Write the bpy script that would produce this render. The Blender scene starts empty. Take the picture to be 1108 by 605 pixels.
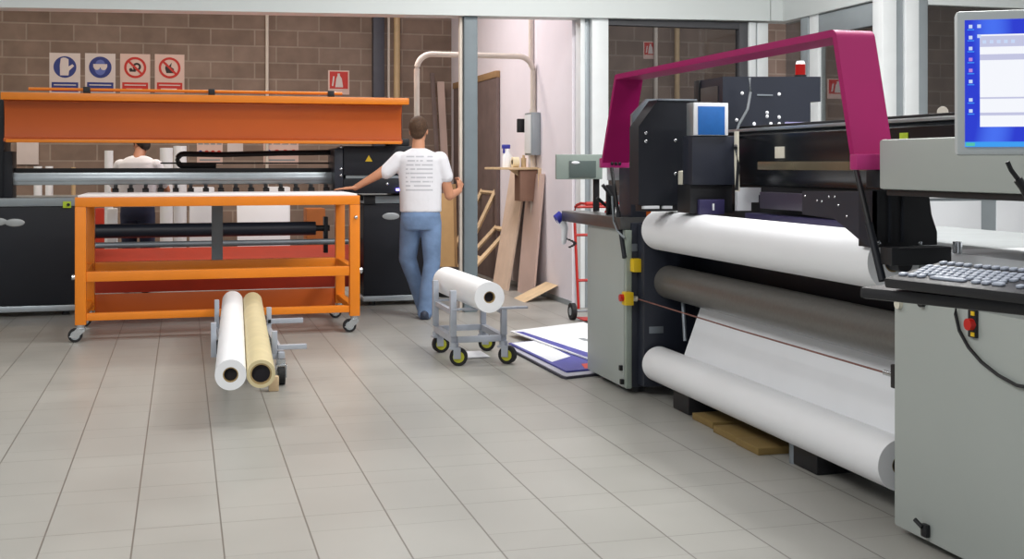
import bpy, bmesh, math, random
from mathutils import Vector, Matrix
random.seed(7)
PI = math.pi
SC = bpy.context.scene
COL = SC.collection

# ------------------------------------------------------------------ camera frame
F, HZ, CX, CH = 1300.0, 178.0, 554.0, 1.38      # focal length in px, horizon row, centre column, eye height
TH = math.atan(357.0 / F)
SN, CS = math.sin(TH), math.cos(TH)

def ray(x, y):
    k = (x - CX) / F
    return SN + k * CS, CS - k * SN, (HZ - y) / F
def PU(x, y, u):
    r = ray(x, y); t = u / r[0]; return Vector((u, r[1] * t, CH + r[2] * t))
def PV(x, y, v):
    r = ray(x, y); t = v / r[1]; return Vector((r[0] * t, v, CH + r[2] * t))
def PZ(x, y, z):
    r = ray(x, y); t = (z - CH) / r[2]; return Vector((r[0] * t, r[1] * t, z))

# ------------------------------------------------------------------ materials
def lin(h):
    h = h.lstrip('#'); o = []
    for i in (0, 2, 4):
        c = int(h[i:i + 2], 16) / 255
        o.append(c / 12.92 if c <= .04045 else ((c + .055) / 1.055) ** 2.4)
    return (*o, 1)

def mat(name, col, rough=.5, metal=0, noise=.06, scale=8, spec=.5, bump=0, bscale=60, coat=0):
    m = bpy.data.materials.new(name); m.use_nodes = True
    nt = m.node_tree; b = nt.nodes['Principled BSDF']
    b.inputs['Roughness'].default_value = rough
    b.inputs['Metallic'].default_value = metal
    b.inputs['Specular IOR Level'].default_value = spec
    b.inputs['Coat Weight'].default_value = coat
    tc = nt.nodes.new('ShaderNodeTexCoord')
    nz = nt.nodes.new('ShaderNodeTexNoise'); nz.inputs['Scale'].default_value = scale
    nz.inputs['Detail'].default_value = 4
    nt.links.new(tc.outputs['Object'], nz.inputs['Vector'])
    rp = nt.nodes.new('ShaderNodeValToRGB')
    c = lin(col)
    rp.color_ramp.elements[0].position = .3; rp.color_ramp.elements[1].position = .7
    rp.color_ramp.elements[0].color = tuple(x * (1 - noise) for x in c[:3]) + (1,)
    rp.color_ramp.elements[1].color = tuple(min(1, x * (1 + noise)) for x in c[:3]) + (1,)
    nt.links.new(nz.outputs['Fac'], rp.inputs['Fac'])
    nt.links.new(rp.outputs['Color'], b.inputs['Base Color'])
    if bump:
        n2 = nt.nodes.new('ShaderNodeTexNoise'); n2.inputs['Scale'].default_value = bscale
        nt.links.new(tc.outputs['Object'], n2.inputs['Vector'])
        bp = nt.nodes.new('ShaderNodeBump'); bp.inputs['Strength'].default_value = bump; bp.inputs['Distance'].default_value = .01
        nt.links.new(n2.outputs['Fac'], bp.inputs['Height']); nt.links.new(bp.outputs['Normal'], b.inputs['Normal'])
    return m

def emit(name, col, s=1):
    m = bpy.data.materials.new(name); m.use_nodes = True
    b = m.node_tree.nodes['Principled BSDF']
    b.inputs['Base Color'].default_value = (.004, .004, .004, 1)
    b.inputs['Specular IOR Level'].default_value = .2
    b.inputs['Emission Color'].default_value = lin(col)
    b.inputs['Emission Strength'].default_value = s
    b.inputs['Roughness'].default_value = .3
    return m

def glass(name, tint='E8EEEE'):
    m = bpy.data.materials.new(name); m.use_nodes = True
    nt = m.node_tree; nt.nodes.clear()
    out = nt.nodes.new('ShaderNodeOutputMaterial')
    tr = nt.nodes.new('ShaderNodeBsdfTransparent'); tr.inputs['Color'].default_value = lin(tint)
    gl = nt.nodes.new('ShaderNodeBsdfGlossy'); gl.inputs['Roughness'].default_value = .02
    fr = nt.nodes.new('ShaderNodeFresnel'); fr.inputs['IOR'].default_value = 1.5
    mx = nt.nodes.new('ShaderNodeMixShader')
    ge = nt.nodes.new('ShaderNodeNewGeometry'); iv = nt.nodes.new('ShaderNodeMath'); iv.operation = 'SUBTRACT'; iv.inputs[0].default_value = 1
    nt.links.new(ge.outputs['Backfacing'], iv.inputs[1]); ml = nt.nodes.new('ShaderNodeMath'); ml.operation = 'MULTIPLY'
    nt.links.new(fr.outputs[0], ml.inputs[0]); nt.links.new(iv.outputs[0], ml.inputs[1])
    nt.links.new(ml.outputs[0], mx.inputs[0]); nt.links.new(tr.outputs[0], mx.inputs[1]); nt.links.new(gl.outputs[0], mx.inputs[2])
    nt.links.new(mx.outputs[0], out.inputs['Surface'])
    return m

def brickwork(name):
    m = bpy.data.materials.new(name); m.use_nodes = True
    nt = m.node_tree; b = nt.nodes['Principled BSDF']; b.inputs['Roughness'].default_value = .85
    tc = nt.nodes.new('ShaderNodeTexCoord')
    sx = nt.nodes.new('ShaderNodeSeparateXYZ'); cx = nt.nodes.new('ShaderNodeCombineXYZ')
    nt.links.new(tc.outputs['Object'], sx.inputs[0])
    ax = nt.nodes.new('ShaderNodeMath'); ax.operation = 'ADD'; ax.inputs[1].default_value = 20.33
    az = nt.nodes.new('ShaderNodeMath'); az.operation = 'ADD'; az.inputs[1].default_value = 10 * .2215 - .098
    nt.links.new(sx.outputs['X'], ax.inputs[0]); nt.links.new(sx.outputs['Z'], az.inputs[0])
    nt.links.new(ax.outputs[0], cx.inputs['X']); nt.links.new(az.outputs[0], cx.inputs['Y'])
    br = nt.nodes.new('ShaderNodeTexBrick')
    br.inputs['Scale'].default_value = 1; br.inputs['Brick Width'].default_value = .575; br.inputs['Row Height'].default_value = .2215
    br.inputs['Mortar Size'].default_value = .011; br.inputs['Mortar Smooth'].default_value = .2
    br.inputs['Color1'].default_value = lin('8B786C'); br.inputs['Color2'].default_value = lin('7A675B'); br.inputs['Mortar'].default_value = lin('9A8B7F')
    br.inputs['Bias'].default_value = -.2
    nt.links.new(cx.outputs[0], br.inputs['Vector'])
    nz = nt.nodes.new('ShaderNodeTexNoise'); nz.inputs['Scale'].default_value = 3.5; nz.inputs['Detail'].default_value = 6
    nt.links.new(tc.outputs['Object'], nz.inputs['Vector'])
    mr = nt.nodes.new('ShaderNodeMapRange'); mr.inputs[1].default_value = .3; mr.inputs[2].default_value = .7; mr.inputs[3].default_value = .82; mr.inputs[4].default_value = 1.15
    nt.links.new(nz.outputs['Fac'], mr.inputs[0])
    mx = nt.nodes.new('ShaderNodeMix'); mx.data_type = 'RGBA'; mx.blend_type = 'MULTIPLY'; mx.inputs[0].default_value = 1
    nt.links.new(br.outputs['Color'], mx.inputs[6]); nt.links.new(mr.outputs[0], mx.inputs[7])
    nt.links.new(mx.outputs[2], b.inputs['Base Color'])
    bp = nt.nodes.new('ShaderNodeBump'); bp.inputs['Strength'].default_value = .5; bp.inputs['Distance'].default_value = .01; bp.invert = True
    nt.links.new(br.outputs['Fac'], bp.inputs['Height']); nt.links.new(bp.outputs['Normal'], b.inputs['Normal'])
    return m

def floor_tiles(name):
    m = bpy.data.materials.new(name); m.use_nodes = True
    nt = m.node_tree; b = nt.nodes['Principled BSDF']
    L = nt.links.new; N = nt.nodes.new
    tc = N('ShaderNodeTexCoord'); sx = N('ShaderNodeSeparateXYZ'); L(tc.outputs['Object'], sx.inputs[0])
    def line(sock, off, per, w):          # 1 on the joint
        a = N('ShaderNodeMath'); a.operation = 'SUBTRACT'; a.inputs[1].default_value = off; L(sock, a.inputs[0])
        d = N('ShaderNodeMath'); d.operation = 'PINGPONG'; d.inputs[1].default_value = per / 2; L(a.outputs[0], d.inputs[0])
        r = N('ShaderNodeMapRange'); r.inputs[1].default_value = w * .45; r.inputs[2].default_value = w; r.inputs[3].default_value = 1; r.inputs[4].default_value = 0
        L(d.outputs[0], r.inputs[0]); return r.outputs[0]
    lu = line(sx.outputs['X'], -.81, .318, .0042)
    lv = line(sx.outputs['Y'], 5.985, .614, .0042)
    def stagger(offset, off, bw):
        ax = N('ShaderNodeMath'); ax.operation = 'SUBTRACT'; ax.inputs[1].default_value = off - 60 * bw; L(sx.outputs['Y'], ax.inputs[0])
        ay = N('ShaderNodeMath'); ay.operation = 'SUBTRACT'; ay.inputs[1].default_value = -.81 - 60 * .318; L(sx.outputs['X'], ay.inputs[0])
        cx = N('ShaderNodeCombineXYZ'); L(ax.outputs[0], cx.inputs[0]); L(ay.outputs[0], cx.inputs[1])
        br = N('ShaderNodeTexBrick'); br.inputs['Scale'].default_value = 1; br.inputs['Brick Width'].default_value = bw; br.inputs['Row Height'].default_value = .318
        br.inputs['Mortar Size'].default_value = .003; br.inputs['Mortar Smooth'].default_value = .3; br.offset = offset; br.offset_frequency = 3
        br.inputs['Color1'].default_value = (.93, .93, .93, 1); br.inputs['Color2'].default_value = (1.0, 1.0, 1.0, 1); br.inputs['Mortar'].default_value = (.97, .97, .97, 1)
        L(cx.outputs[0], br.inputs['Vector']); return br
    br = stagger(.34, 4.55, .614)
    mxl = N('ShaderNodeMath'); mxl.operation = 'MULTIPLY'; mxl.inputs[1].default_value = .45; L(br.outputs['Fac'], mxl.inputs[0])
    lv2 = N('ShaderNodeMath'); lv2.operation = 'MULTIPLY'; lv2.inputs[1].default_value = .62; L(lv, lv2.inputs[0])
    m1 = N('ShaderNodeMath'); m1.operation = 'MAXIMUM'; L(lu, m1.inputs[0]); L(lv2.outputs[0], m1.inputs[1])
    m2 = N('ShaderNodeMath'); m2.operation = 'MAXIMUM'; L(m1.outputs[0], m2.inputs[0]); L(mxl.outputs[0], m2.inputs[1])
    nz = N('ShaderNodeTexNoise'); nz.inputs['Scale'].default_value = 1.6; nz.inputs['Detail'].default_value = 5; L(tc.outputs['Object'], nz.inputs['Vector'])
    mr = N('ShaderNodeMapRange'); mr.inputs[1].default_value = .3; mr.inputs[2].default_value = .7; mr.inputs[3].default_value = .93; mr.inputs[4].default_value = 1.05; L(nz.outputs['Fac'], mr.inputs[0])
    a = N('ShaderNodeMix'); a.data_type = 'RGBA'; a.blend_type = 'MULTIPLY'; a.inputs[0].default_value = 1
    a.inputs[6].default_value = lin('A2A19C'); L(br.outputs['Color'], a.inputs[7])
    c = N('ShaderNodeMix'); c.data_type = 'RGBA'; c.blend_type = 'MULTIPLY'; c.inputs[0].default_value = 1
    L(a.outputs[2], c.inputs[6]); L(mr.outputs[0], c.inputs[7])
    g = N('ShaderNodeMix'); g.data_type = 'RGBA'; g.inputs[7].default_value = lin('6E6A64')
    L(m2.outputs[0], g.inputs[0]); L(c.outputs[2], g.inputs[6]); L(g.outputs[2], b.inputs['Base Color'])
    rr = N('ShaderNodeMapRange'); rr.inputs[3].default_value = .3; rr.inputs[4].default_value = .42; L(nz.outputs['Fac'], rr.inputs[0]); L(rr.outputs[0], b.inputs['Roughness'])
    bp = N('ShaderNodeBump'); bp.inputs['Strength'].default_value = .25; bp.inputs['Distance'].default_value = .003; bp.invert = True
    L(m2.outputs[0], bp.inputs['Height']); L(bp.outputs['Normal'], b.inputs['Normal'])
    return m

def shirt_mat(name, printed):
    m = mat(name, 'E4E4EA', .9, noise=.04, bump=.25, bscale=14)
    if not printed: return m
    nt = m.node_tree; b = nt.nodes['Principled BSDF']; L = nt.links.new; N = nt.nodes.new
    base = b.inputs['Base Color'].links[0].from_socket
    tc = N('ShaderNodeTexCoord'); sx = N('ShaderNodeSeparateXYZ'); L(tc.outputs['Object'], sx.inputs[0])
    def band(s, lo, hi):
        g1 = N('ShaderNodeMath'); g1.operation = 'GREATER_THAN'; g1.inputs[1].default_value = lo; L(s, g1.inputs[0])
        g2 = N('ShaderNodeMath'); g2.operation = 'LESS_THAN'; g2.inputs[1].default_value = hi; L(s, g2.inputs[0])
        p = N('ShaderNodeMath'); p.operation = 'MULTIPLY'; L(g1.outputs[0], p.inputs[0]); L(g2.outputs[0], p.inputs[1]); return p.outputs[0]
    bx = band(sx.outputs['X'], -.165, .075); bz = band(sx.outputs['Z'], 1.145, 1.46); by = band(sx.outputs['Y'], -1, .0)
    md = N('ShaderNodeMath'); md.operation = 'FRACT'
    dv = N('ShaderNodeMath'); dv.operation = 'DIVIDE'; dv.inputs[1].default_value = .037; L(sx.outputs['Z'], dv.inputs[0]); L(dv.outputs[0], md.inputs[0])
    ln = N('ShaderNodeMath'); ln.operation = 'LESS_THAN'; ln.inputs[1].default_value = .36; L(md.outputs[0], ln.inputs[0])
    fl = N('ShaderNodeMath'); fl.operation = 'FLOOR'; L(dv.outputs[0], fl.inputs[0])
    cm = N('ShaderNodeCombineXYZ'); mu = N('ShaderNodeMath'); mu.operation = 'MULTIPLY'; mu.inputs[1].default_value = 26; L(sx.outputs['X'], mu.inputs[0])
    m7 = N('ShaderNodeMath'); m7.operation = 'MULTIPLY'; m7.inputs[1].default_value = 7.7; L(fl.outputs[0], m7.inputs[0])
    L(mu.outputs[0], cm.inputs[0]); L(m7.outputs[0], cm.inputs[1])
    nz = N('ShaderNodeTexNoise'); nz.inputs['Scale'].default_value = 1; nz.inputs['Detail'].default_value = 2; L(cm.outputs[0], nz.inputs['Vector'])
    gt = N('ShaderNodeMath'); gt.operation = 'GREATER_THAN'; gt.inputs[1].default_value = .42; L(nz.outputs['Fac'], gt.inputs[0])
    s = bx
    for q in (bz, by, ln.outputs[0], gt.outputs[0]):
        p = N('ShaderNodeMath'); p.operation = 'MULTIPLY'; L(s, p.inputs[0]); L(q, p.inputs[1]); s = p.outputs[0]
    sc = N('ShaderNodeMath'); sc.operation = 'MULTIPLY'; sc.inputs[1].default_value = .42; L(s, sc.inputs[0])
    mx = N('ShaderNodeMix'); mx.data_type = 'RGBA'; mx.inputs[7].default_value = lin('6F7284'); L(sc.outputs[0], mx.inputs[0]); L(base, mx.inputs[6])
    L(mx.outputs[2], b.inputs['Base Color'])
    return m

M = dict(
    floor=floor_tiles('tiled_floor'), brick=brickwork('block_wall'),
    white_wall=mat('white_plaster', 'E9E3EA', .8, noise=.03, scale=2), ceil=mat('ceiling_paint', 'CFCDC6', .9),
    beam=mat('pale_beam', 'D3D9D9', .45, noise=.02, scale=1.5), alu=mat('white_aluminium', 'E2E6E8', .4, noise=.02),
    alu2=mat('grey_aluminium', '9BA3A8', .4, .3, noise=.03), darkframe=mat('dark_frame', '4A4A4E', .5),
    post=mat('post_paint', '737F86', .45, noise=.04), glass=glass('window_glass', 'D2D4D4'),
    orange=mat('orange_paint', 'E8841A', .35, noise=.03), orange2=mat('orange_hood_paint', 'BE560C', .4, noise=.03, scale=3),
    red=mat('shaded_orange', 'B5300F', .45), black=mat('black_panel', '191C24', .5, noise=.1, scale=3, spec=.35), black2=mat('black_plastic', '121318', .5, noise=.1),
    navy=mat('blue_black_panel', '262A36', .42, noise=.08, scale=3), gantry=mat('gantry_black', '191D22', .22, noise=.08, scale=2),
    silver=mat('silver_metal', 'B9C2C8', .3, .75, noise=.05), greymetal=mat('grey_metal', '8A929A', .4, .5), chrome=mat('chrome', 'C8CCD0', .2, .9),
    greystrip=mat('grey_strip', '8E979C', .4, .2), cab=mat('cabinet_paint', 'A6ADAA', .45, noise=.02, scale=2), cab2=mat('cabinet_edge', '98A39A', .45),
    magenta=mat('magenta_paint', 'A01260', .55, noise=.03, spec=.25), rubber=mat('dark_rubber', '5C5A57', .34, noise=.1, scale=60),
    tyre=mat('tyre', '17171A', .7), paper=mat('white_media', 'EDEFF3', .5, noise=.015, scale=3), sheet=mat('white_sheet', 'E6E9EE', .55, noise=.02, scale=3),
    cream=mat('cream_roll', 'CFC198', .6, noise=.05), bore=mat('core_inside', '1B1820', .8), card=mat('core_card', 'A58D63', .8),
    cartgrey=mat('cart_grey', 'A9AFBA', .4, .1), yellow=mat('yellow_hub', 'B5B62F', .45), yel=mat('yellow_switch', 'E8C21C', .4), redb=mat('red_button', 'C21A12', .4),
    redtube=mat('red_tube', 'B02019', .4), wood=mat('pale_wood', 'D9BE98', .7, noise=.12), ply=mat('pink_plywood', 'CDB4AA', .75, noise=.05, scale=3),
    brown=mat('brown_board', '9B7B55', .8, noise=.1), dkwood=mat('dark_door', '6E5E5A', .6, noise=.15, scale=5), cardboard=mat('cardboard', '7F693C', .85),
    skin=mat('skin', 'C98E6E', .55, noise=.05), skin2=mat('skin_dark', 'B0785C', .55), hair=mat('brown_hair', '4A321F', .7, noise=.3, scale=60, bump=.5, bscale=90), hair2=mat('dark_hair', '231915', .7, noise=.3, scale=60),
    tee=shirt_mat('white_tee_print', True), tee2=shirt_mat('white_tee', False), jeans=mat('blue_jeans', '6F88AC', .9, noise=.22, scale=7, bump=.6, bscale=14), jeans2=mat('dark_trousers', '2A2F48', .9, noise=.15),
    shoe=mat('shoe', '343C4E', .6), blue=mat('blue_filter', '2067B4', .5, noise=.06, scale=30), bluep=mat('blue_print', '474A9C', .5), redp=mat('red_print', 'D2402E', .5),
    signw=mat('sign_white', 'D8CCC8', .6, noise=.02), signp=mat('sign_pink_white', 'DDBFB4', .6, noise=.02), signb=mat('sign_blue', '27357E', .5), signr=mat('sign_red', 'C4291F', .5), signk=mat('sign_black', '2A2322', .6),
    pipe=mat('cream_pipe', 'DDD2C6', .5), pipe2=mat('ochre_pipe', 'C9AE86', .5), lime=mat('lime_label', 'B4CE2E', .5), badge=mat('badge_grey', 'A9AEB0', .4, .3),
    key=mat('keycap', 'A7AFBE', .5), bezel=mat('bezel_grey', 'B9C0C2', .4, noise=.01), displaygrey=mat('grey_green_panel', '8D9A94', .3), displaydark=mat('dark_inset', '5A6664', .25),
    beige=mat('beige_label', 'D8D4C4', .6), bluecap=mat('blue_cap', '2A2F9E', .4), purple=mat('purple_rail', '3A3444', .4), indigo=mat('indigo_rail', '332F55', .4),
)
E_ = dict(scr=emit('screen_blue', '1B44DC', 1.0), scr2=emit('screen_light_blue', '3F8CF0', 1.0), win=emit('screen_white', 'F4F6FC', 1.0), bar=emit('screen_bar', 'C2C4E0', 1.0),
          icon=emit('screen_icon', 'C6D6F4', 1.0), iconp=emit('screen_icon_pink', 'C08CE0', .9), taskbar=emit('screen_taskbar', '3C9CF0', 1.0), scrred=emit('screen_red', 'E03040', .9),
          uv=emit('lamp_violet', '8A80FF', 6), beacon=emit('beacon_red', 'D81410', .55))

# ------------------------------------------------------------------ object helpers
def origin_of(o):
    v = Vector((0, 0, 0))
    while o is not None: v += o.location; o = o.parent
    return v

def thing(name, label, cat, loc=(0, 0, 0), group=None):
    o = bpy.data.objects.new(name, None); COL.objects.link(o)
    o.empty_display_size = .1; o.location = loc; o['label'] = label; o['category'] = cat
    if group: o['group'] = group
    return o
def tag(o, label, cat, group=None):
    o['label'] = label; o['category'] = cat
    if group: o['group'] = group
    return o

class MB:
    """collects shapes in world coordinates, builds ONE mesh object"""
    def __init__(s): s.bm = bmesh.new()
    def _xf(s, vs, m):
        bmesh.ops.transform(s.bm, matrix=m, verts=vs)
    def box(s, a, b, bev=0, rot=None, seg=2):
        a, b = Vector(a), Vector(b)
        lo = Vector(map(min, a, b)); hi = Vector(map(max, a, b)); c = (lo + hi) / 2; d = hi - lo
        r = bmesh.ops.create_cube(s.bm, size=1); vs = r['verts']
        s._xf(vs, Matrix.Diagonal((*[max(x, 1e-4) for x in d], 1)))
        if bev:
            es = list({e for v in vs for e in v.link_edges})
            q = bmesh.ops.bevel(s.bm, geom=es, offset=min(bev, min(d) * .45), segments=seg, affect='EDGES', profile=.6)
            vs = list({v for f in q['faces'] for v in f.verts} | {v for v in vs if v.is_valid})
        m = Matrix.Translation(c)
        if rot is not None: m = m @ rot.to_4x4()
        s._xf(vs, m); return s
    def cyl(s, p0, p1, r, r2=None, seg=24, caps=True):
        p0, p1 = Vector(p0), Vector(p1); d = p1 - p0
        q = bmesh.ops.create_cone(s.bm, cap_ends=caps, segments=seg, radius1=r, radius2=r if r2 is None else r2, depth=d.length)
        s._xf(q['verts'], Matrix.Translation((p0 + p1) / 2) @ d.to_track_quat('Z', 'Y').to_matrix().to_4x4()); return s
    def sph(s, c, r, sc=(1, 1, 1), seg=16, rot=None):
        q = bmesh.ops.create_uvsphere(s.bm, u_segments=seg, v_segments=max(6, seg // 2 + 2), radius=r)
        m = Matrix.Translation(Vector(c))
        if rot is not None: m = m @ rot.to_4x4()
        s._xf(q['verts'], m @ Matrix.Diagonal((*sc, 1))); return s
    def limb(s, pts, seg=14):
        """pts: (point, radius) list, tapered with round joints"""
        for i, (p, r) in enumerate(pts):
            s.sph(p, r, seg=seg)
            if i and (Vector(pts[i][0]) - Vector(pts[i - 1][0])).length > 1e-4: s.cyl(pts[i - 1][0], p, pts[i - 1][1], r, seg=seg)
        return s
    def prism(s, poly, axis, a0, a1):
        """axis 'v': poly in (u,z); 'u': poly in (v,z); 'z': poly in (u,v)"""
        def P(p, a):
            return {'v': (p[0], a, p[1]), 'u': (a, p[0], p[1]), 'z': (p[0], p[1], a)}[axis]
        A = [s.bm.verts.new(P(p, a0)) for p in poly]; B = [s.bm.verts.new(P(p, a1)) for p in poly]
        n = len(poly)
        s.bm.faces.new(A); s.bm.faces.new(B[::-1])
        for i in range(n): s.bm.faces.new((A[i], B[i], B[(i + 1) % n], A[(i + 1) % n]))
        return s
    def tube(s, pts, r, seg=10, closed=False):
        pts = [Vector(p) for p in pts]; n = len(pts); rings = []
        up = Vector((0, 0, 1))
        for i, p in enumerate(pts):
            t = (pts[min(i + 1, n - 1)] - pts[max(i - 1, 0)]).normalized()
            a = t.cross(up)
            if a.length < .05: a = t.cross(Vector((0, 1, 0)))
            a.normalize(); b = a.cross(t).normalized()
            rings.append([s.bm.verts.new(p + (a * math.cos(2 * PI * k / seg) + b * math.sin(2 * PI * k / seg)) * r) for k in range(seg)])
        for i in range(n - 1):
            for k in range(seg): s.bm.faces.new((rings[i][k], rings[i][(k + 1) % seg], rings[i + 1][(k + 1) % seg], rings[i + 1][k]))
        s.bm.faces.new(rings[0][::-1]); s.bm.faces.new(rings[-1]); return s
    def annulus(s, c, axis, r0, r1, length, seg=40):
        """hollow cylinder (pipe), centre of one end c, direction axis"""
        c = Vector(c); ax = Vector(axis).normalized(); q = ax.to_track_quat('Z', 'Y')
        def ring(r, z): return [s.bm.verts.new(c + q @ Vector((r * math.cos(2 * PI * k / seg), r * math.sin(2 * PI * k / seg), z))) for k in range(seg)]
        R = [ring(r0, 0), ring(r1, 0), ring(r1, length), ring(r0, length)]
        for i in range(4):
            A, B = R[i], R[(i + 1) % 4]
            for k in range(seg): s.bm.faces.new((A[k], A[(k + 1) % seg], B[(k + 1) % seg], B[k]))
        return s
    def loft(s, rings, seg=24):
        """rings: (centre, rx, ry) horizontal super-ellipses stacked upward"""
        R = []
        for c, rx, ry in rings:
            c = Vector(c); row = []
            for k in range(seg):
                a = 2 * PI * k / seg; ca, sa = math.cos(a), math.sin(a)
                row.append(s.bm.verts.new(c + Vector((rx * math.copysign(abs(ca) ** .85, ca), ry * math.copysign(abs(sa) ** .85, sa), 0))))
            R.append(row)
        for i in range(len(R) - 1):
            for k in range(seg): s.bm.faces.new((R[i][k], R[i][(k + 1) % seg], R[i + 1][(k + 1) % seg], R[i + 1][k]))
        s.bm.faces.new(R[0][::-1]); s.bm.faces.new(R[-1]); return s
    def build(s, name, m, parent=None, kind=None, smooth=None, remesh=0, smoothit=0, xf=None):
        bm = s.bm
        bmesh.ops.recalc_face_normals(bm, faces=bm.faces)
        if xf is not None: bmesh.ops.transform(bm, matrix=xf, verts=bm.verts)
        if parent is not None: bmesh.ops.translate(bm, vec=-origin_of(parent), verts=bm.verts)
        me = bpy.data.meshes.new(name); bm.to_mesh(me); bm.free()
        o = bpy.data.objects.new(name, me); COL.objects.link(o); o.parent = parent
        me.materials.append(m)
        if remesh:
            md = o.modifiers.new('r', 'REMESH'); md.mode = 'VOXEL'; md.voxel_size = remesh
            if smoothit: ms = o.modifiers.new('s', 'SMOOTH'); ms.iterations = smoothit; ms.factor = .5
            dg = bpy.context.evaluated_depsgraph_get(); dg.update()
            nm = bpy.data.meshes.new_from_object(o.evaluated_get(dg)); nm.name = name
            o.modifiers.clear(); o.data = nm
            nm.polygons.foreach_set('use_smooth', [True] * len(nm.polygons)); nm.materials.clear(); nm.materials.append(m)
        else:
            me.set_sharp_from_angle(angle=math.radians(38))
            me.polygons.foreach_set('use_smooth', [True] * len(me.polygons))
        if kind: o['kind'] = kind
        return o

def B(name, m, parent, a, b, bev=.004, rot=None): return MB().box(a, b, bev, rot).build(name, m, parent)
def S(name, m, a, b, bev=0): return MB().box(a, b, bev).build(name, m, None, 'structure')
def dup(o, off, label=None, group=None):
    c = o.copy(); COL.objects.link(c); c.location = o.location + Vector(off)
    if label: c['label'] = label
    if group: c['group'] = group
    def kids(src, dst):
        for ch in src.children:
            if ch is dst: continue
            k = ch.copy(); COL.objects.link(k); k.parent = dst; kids(ch, k)
    kids(o, c); return c

# ================================================================== SETTING
VB = 16.55          # block wall
US = 3.66           # white side wall
VP = 11.0           # partition plane
S('floor', M['floor'], (-12, -4, -.1), (16, 17, 0))
S('ceiling', M['ceil'], (-12, -1, 4.3), (16, 17, 4.4))
S('wall_back', M['brick'], (-12, VB, 0), (16, VB + .2, 4.3))
S('wall_side', M['white_wall'], (US, VP + .12, 0), (US + .1, VB, 4.3))
S('baseboard_side', M['alu2'], (US - .012, VP + .13, 0), (US, VB, .05))

# lintel beam over the opening (follows the very slight tilt the photo shows)
def zb(u): return 2.725 + .0158 * u
mb = MB(); mb.prism([(-9, zb(-9)), (5.66, zb(5.66)), (5.66, zb(5.66) + .75), (-9, zb(-9) + .75)], 'v', VP - .12, VP + .12); mb.build('trim_1', M['beam'], None, 'structure')
B2 = MB().box((5.67, VP - .12, 2.815), (6.0, VP + .12, 3.5), .01).build('trim_2', M['beam'], None, 'structure')
# grey steel post with a white conduit at its left
t = MB(); t.box((2.54, VP - .07, 0), (2.668, VP + .07, zb(2.6)), .006).build('trim_3', M['post'], None, 'structure')
MB().box((2.505, VP - .03, 0), (2.535, VP + .03, zb(2.5)), .01).build('trim_4', M['pipe'], None, 'structure')
# columns left of the first window
S('trim_5', M['alu'], (3.69, VP - .05, 0), (3.735, VP + .12, zb(3.7)), .006)
S('trim_6', M['alu2'], (3.74, VP - .02, 0), (3.79, VP + .10, zb(3.7)), .006)
S('trim_7', M['alu'], (3.795, VP - .08, 0), (3.965, VP + .08, zb(3.9)), .01)
# window 1 : frame, lower panel and pane
w = MB(); w.box((3.965, VP - .05, zb(4.8) - .07), (5.36, VP + .05, zb(4.8) - .003), .006); w.box((3.965, VP - .05, 1.0), (5.36, VP + .05, 1.08), .006)
w.box((5.36, VP - .05, 0), (5.45, VP + .05, zb(5.4) - .01), .006); w1 = w.build('window_1', M['darkframe'], None, 'structure')
B('pane', M['glass'], w1, (3.965, VP - .006, 1.08), (5.36, VP + .006, zb(4.8) - .07), 0)
S('wall_partition', M['alu'], (3.965, VP - .03, 0), (5.36, VP + .03, 1.0), .004)
S('trim_8', M['alu'], (5.455, VP - .07, 0), (5.53, VP + .07, 2.8), .006)
S('trim_9', M['alu'], (5.55, VP - .06, 0), (5.67, VP + .06, 2.8), .006)
# right partition U = 5.85, running toward the camera
UR, VC = 5.85, 9.15
S('trim_10', M['alu2'], (UR - .03, 10.42, 0), (UR + .09, 10.56, 3.2), .006)
S('trim_11', M['alu'], (UR - .02, 10.24, 0), (UR + .06, 10.41, 3.2), .006)
S('trim_12', M['beam'], (UR - .05, VC + .1, 2.81), (UR + .1, 10.98, 3.4), .008)
S('trim_13', M['alu2'], (UR - .02, VC + .1, 2.60), (UR + .06, 10.24, 2.8), .006)
S('wall_partition_right', M['alu'], (UR, VC + .1, 0), (UR + .06, 10.9, 1.02), .004)
w = MB(); w.box((UR - .01, VC + .1, 1.02), (UR + .05, 10.24, 1.08), .005); w.box((UR - .01, VC + .1, 1.08), (UR + .05, VC + .16, 2.6), .005)
w2 = w.build('window_2', M['alu'], None, 'structure')
B('pane', M['glass'], w2, (UR + .01, VC + .16, 1.08), (UR + .02, 10.24, 2.6), 0)
w = MB(); w.box((UR - .01, 10.56, 1.02), (UR + .05, 10.93, 1.08), .005)
w3 = w.build('window_3', M['alu'], None, 'structure')
B('pane', M['glass'], w3, (UR + .01, 10.56, 1.08), (UR + .02, 10.93, 2.8), 0)
# corner columns and front-facing partition further right
S('trim_14', M['alu'], (UR - .06, VC - .06, 0), (UR + .08, VC + .1, 3.4), .012)
S('trim_15', M['alu2'], (UR + .085, VC - .03, 0), (UR + .16, VC + .06, 3.4), .006)
S('trim_16', M['alu'], (UR + .165, VC - .06, 0), (UR + .30, VC + .06, 3.4), .008)
S('trim_17', M['alu2'], (UR + .305, VC - .04, 0), (UR + .40, VC + .05, 3.4), .008)
S('trim_18', M['beam'], (UR + .405, VC - .04, 2.77), (9, VC + .05, 3.4), .008)
w = MB(); w.box((UR + .405, VC - .03, 1.085), (9, VC + .04, 1.15), .005)
w4 = w.build('window_4', M['alu'], None, 'structure')
B('pane', M['glass'], w4, (UR + .405, VC, 1.15), (9, VC + .012, 2.77), 0)
mb = MB()
for a, b in ((UR + .42, UR + .96), (UR + 1.12, UR + 1.7), (UR + 1.86, UR + 2.6)): mb.box((a, VC - .012, .05), (b, VC + .02, 1.06), .004)
S('wall_partition_front', M['alu2'], (UR + .405, VC, 0), (9, VC + .03, 1.085))
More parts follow.
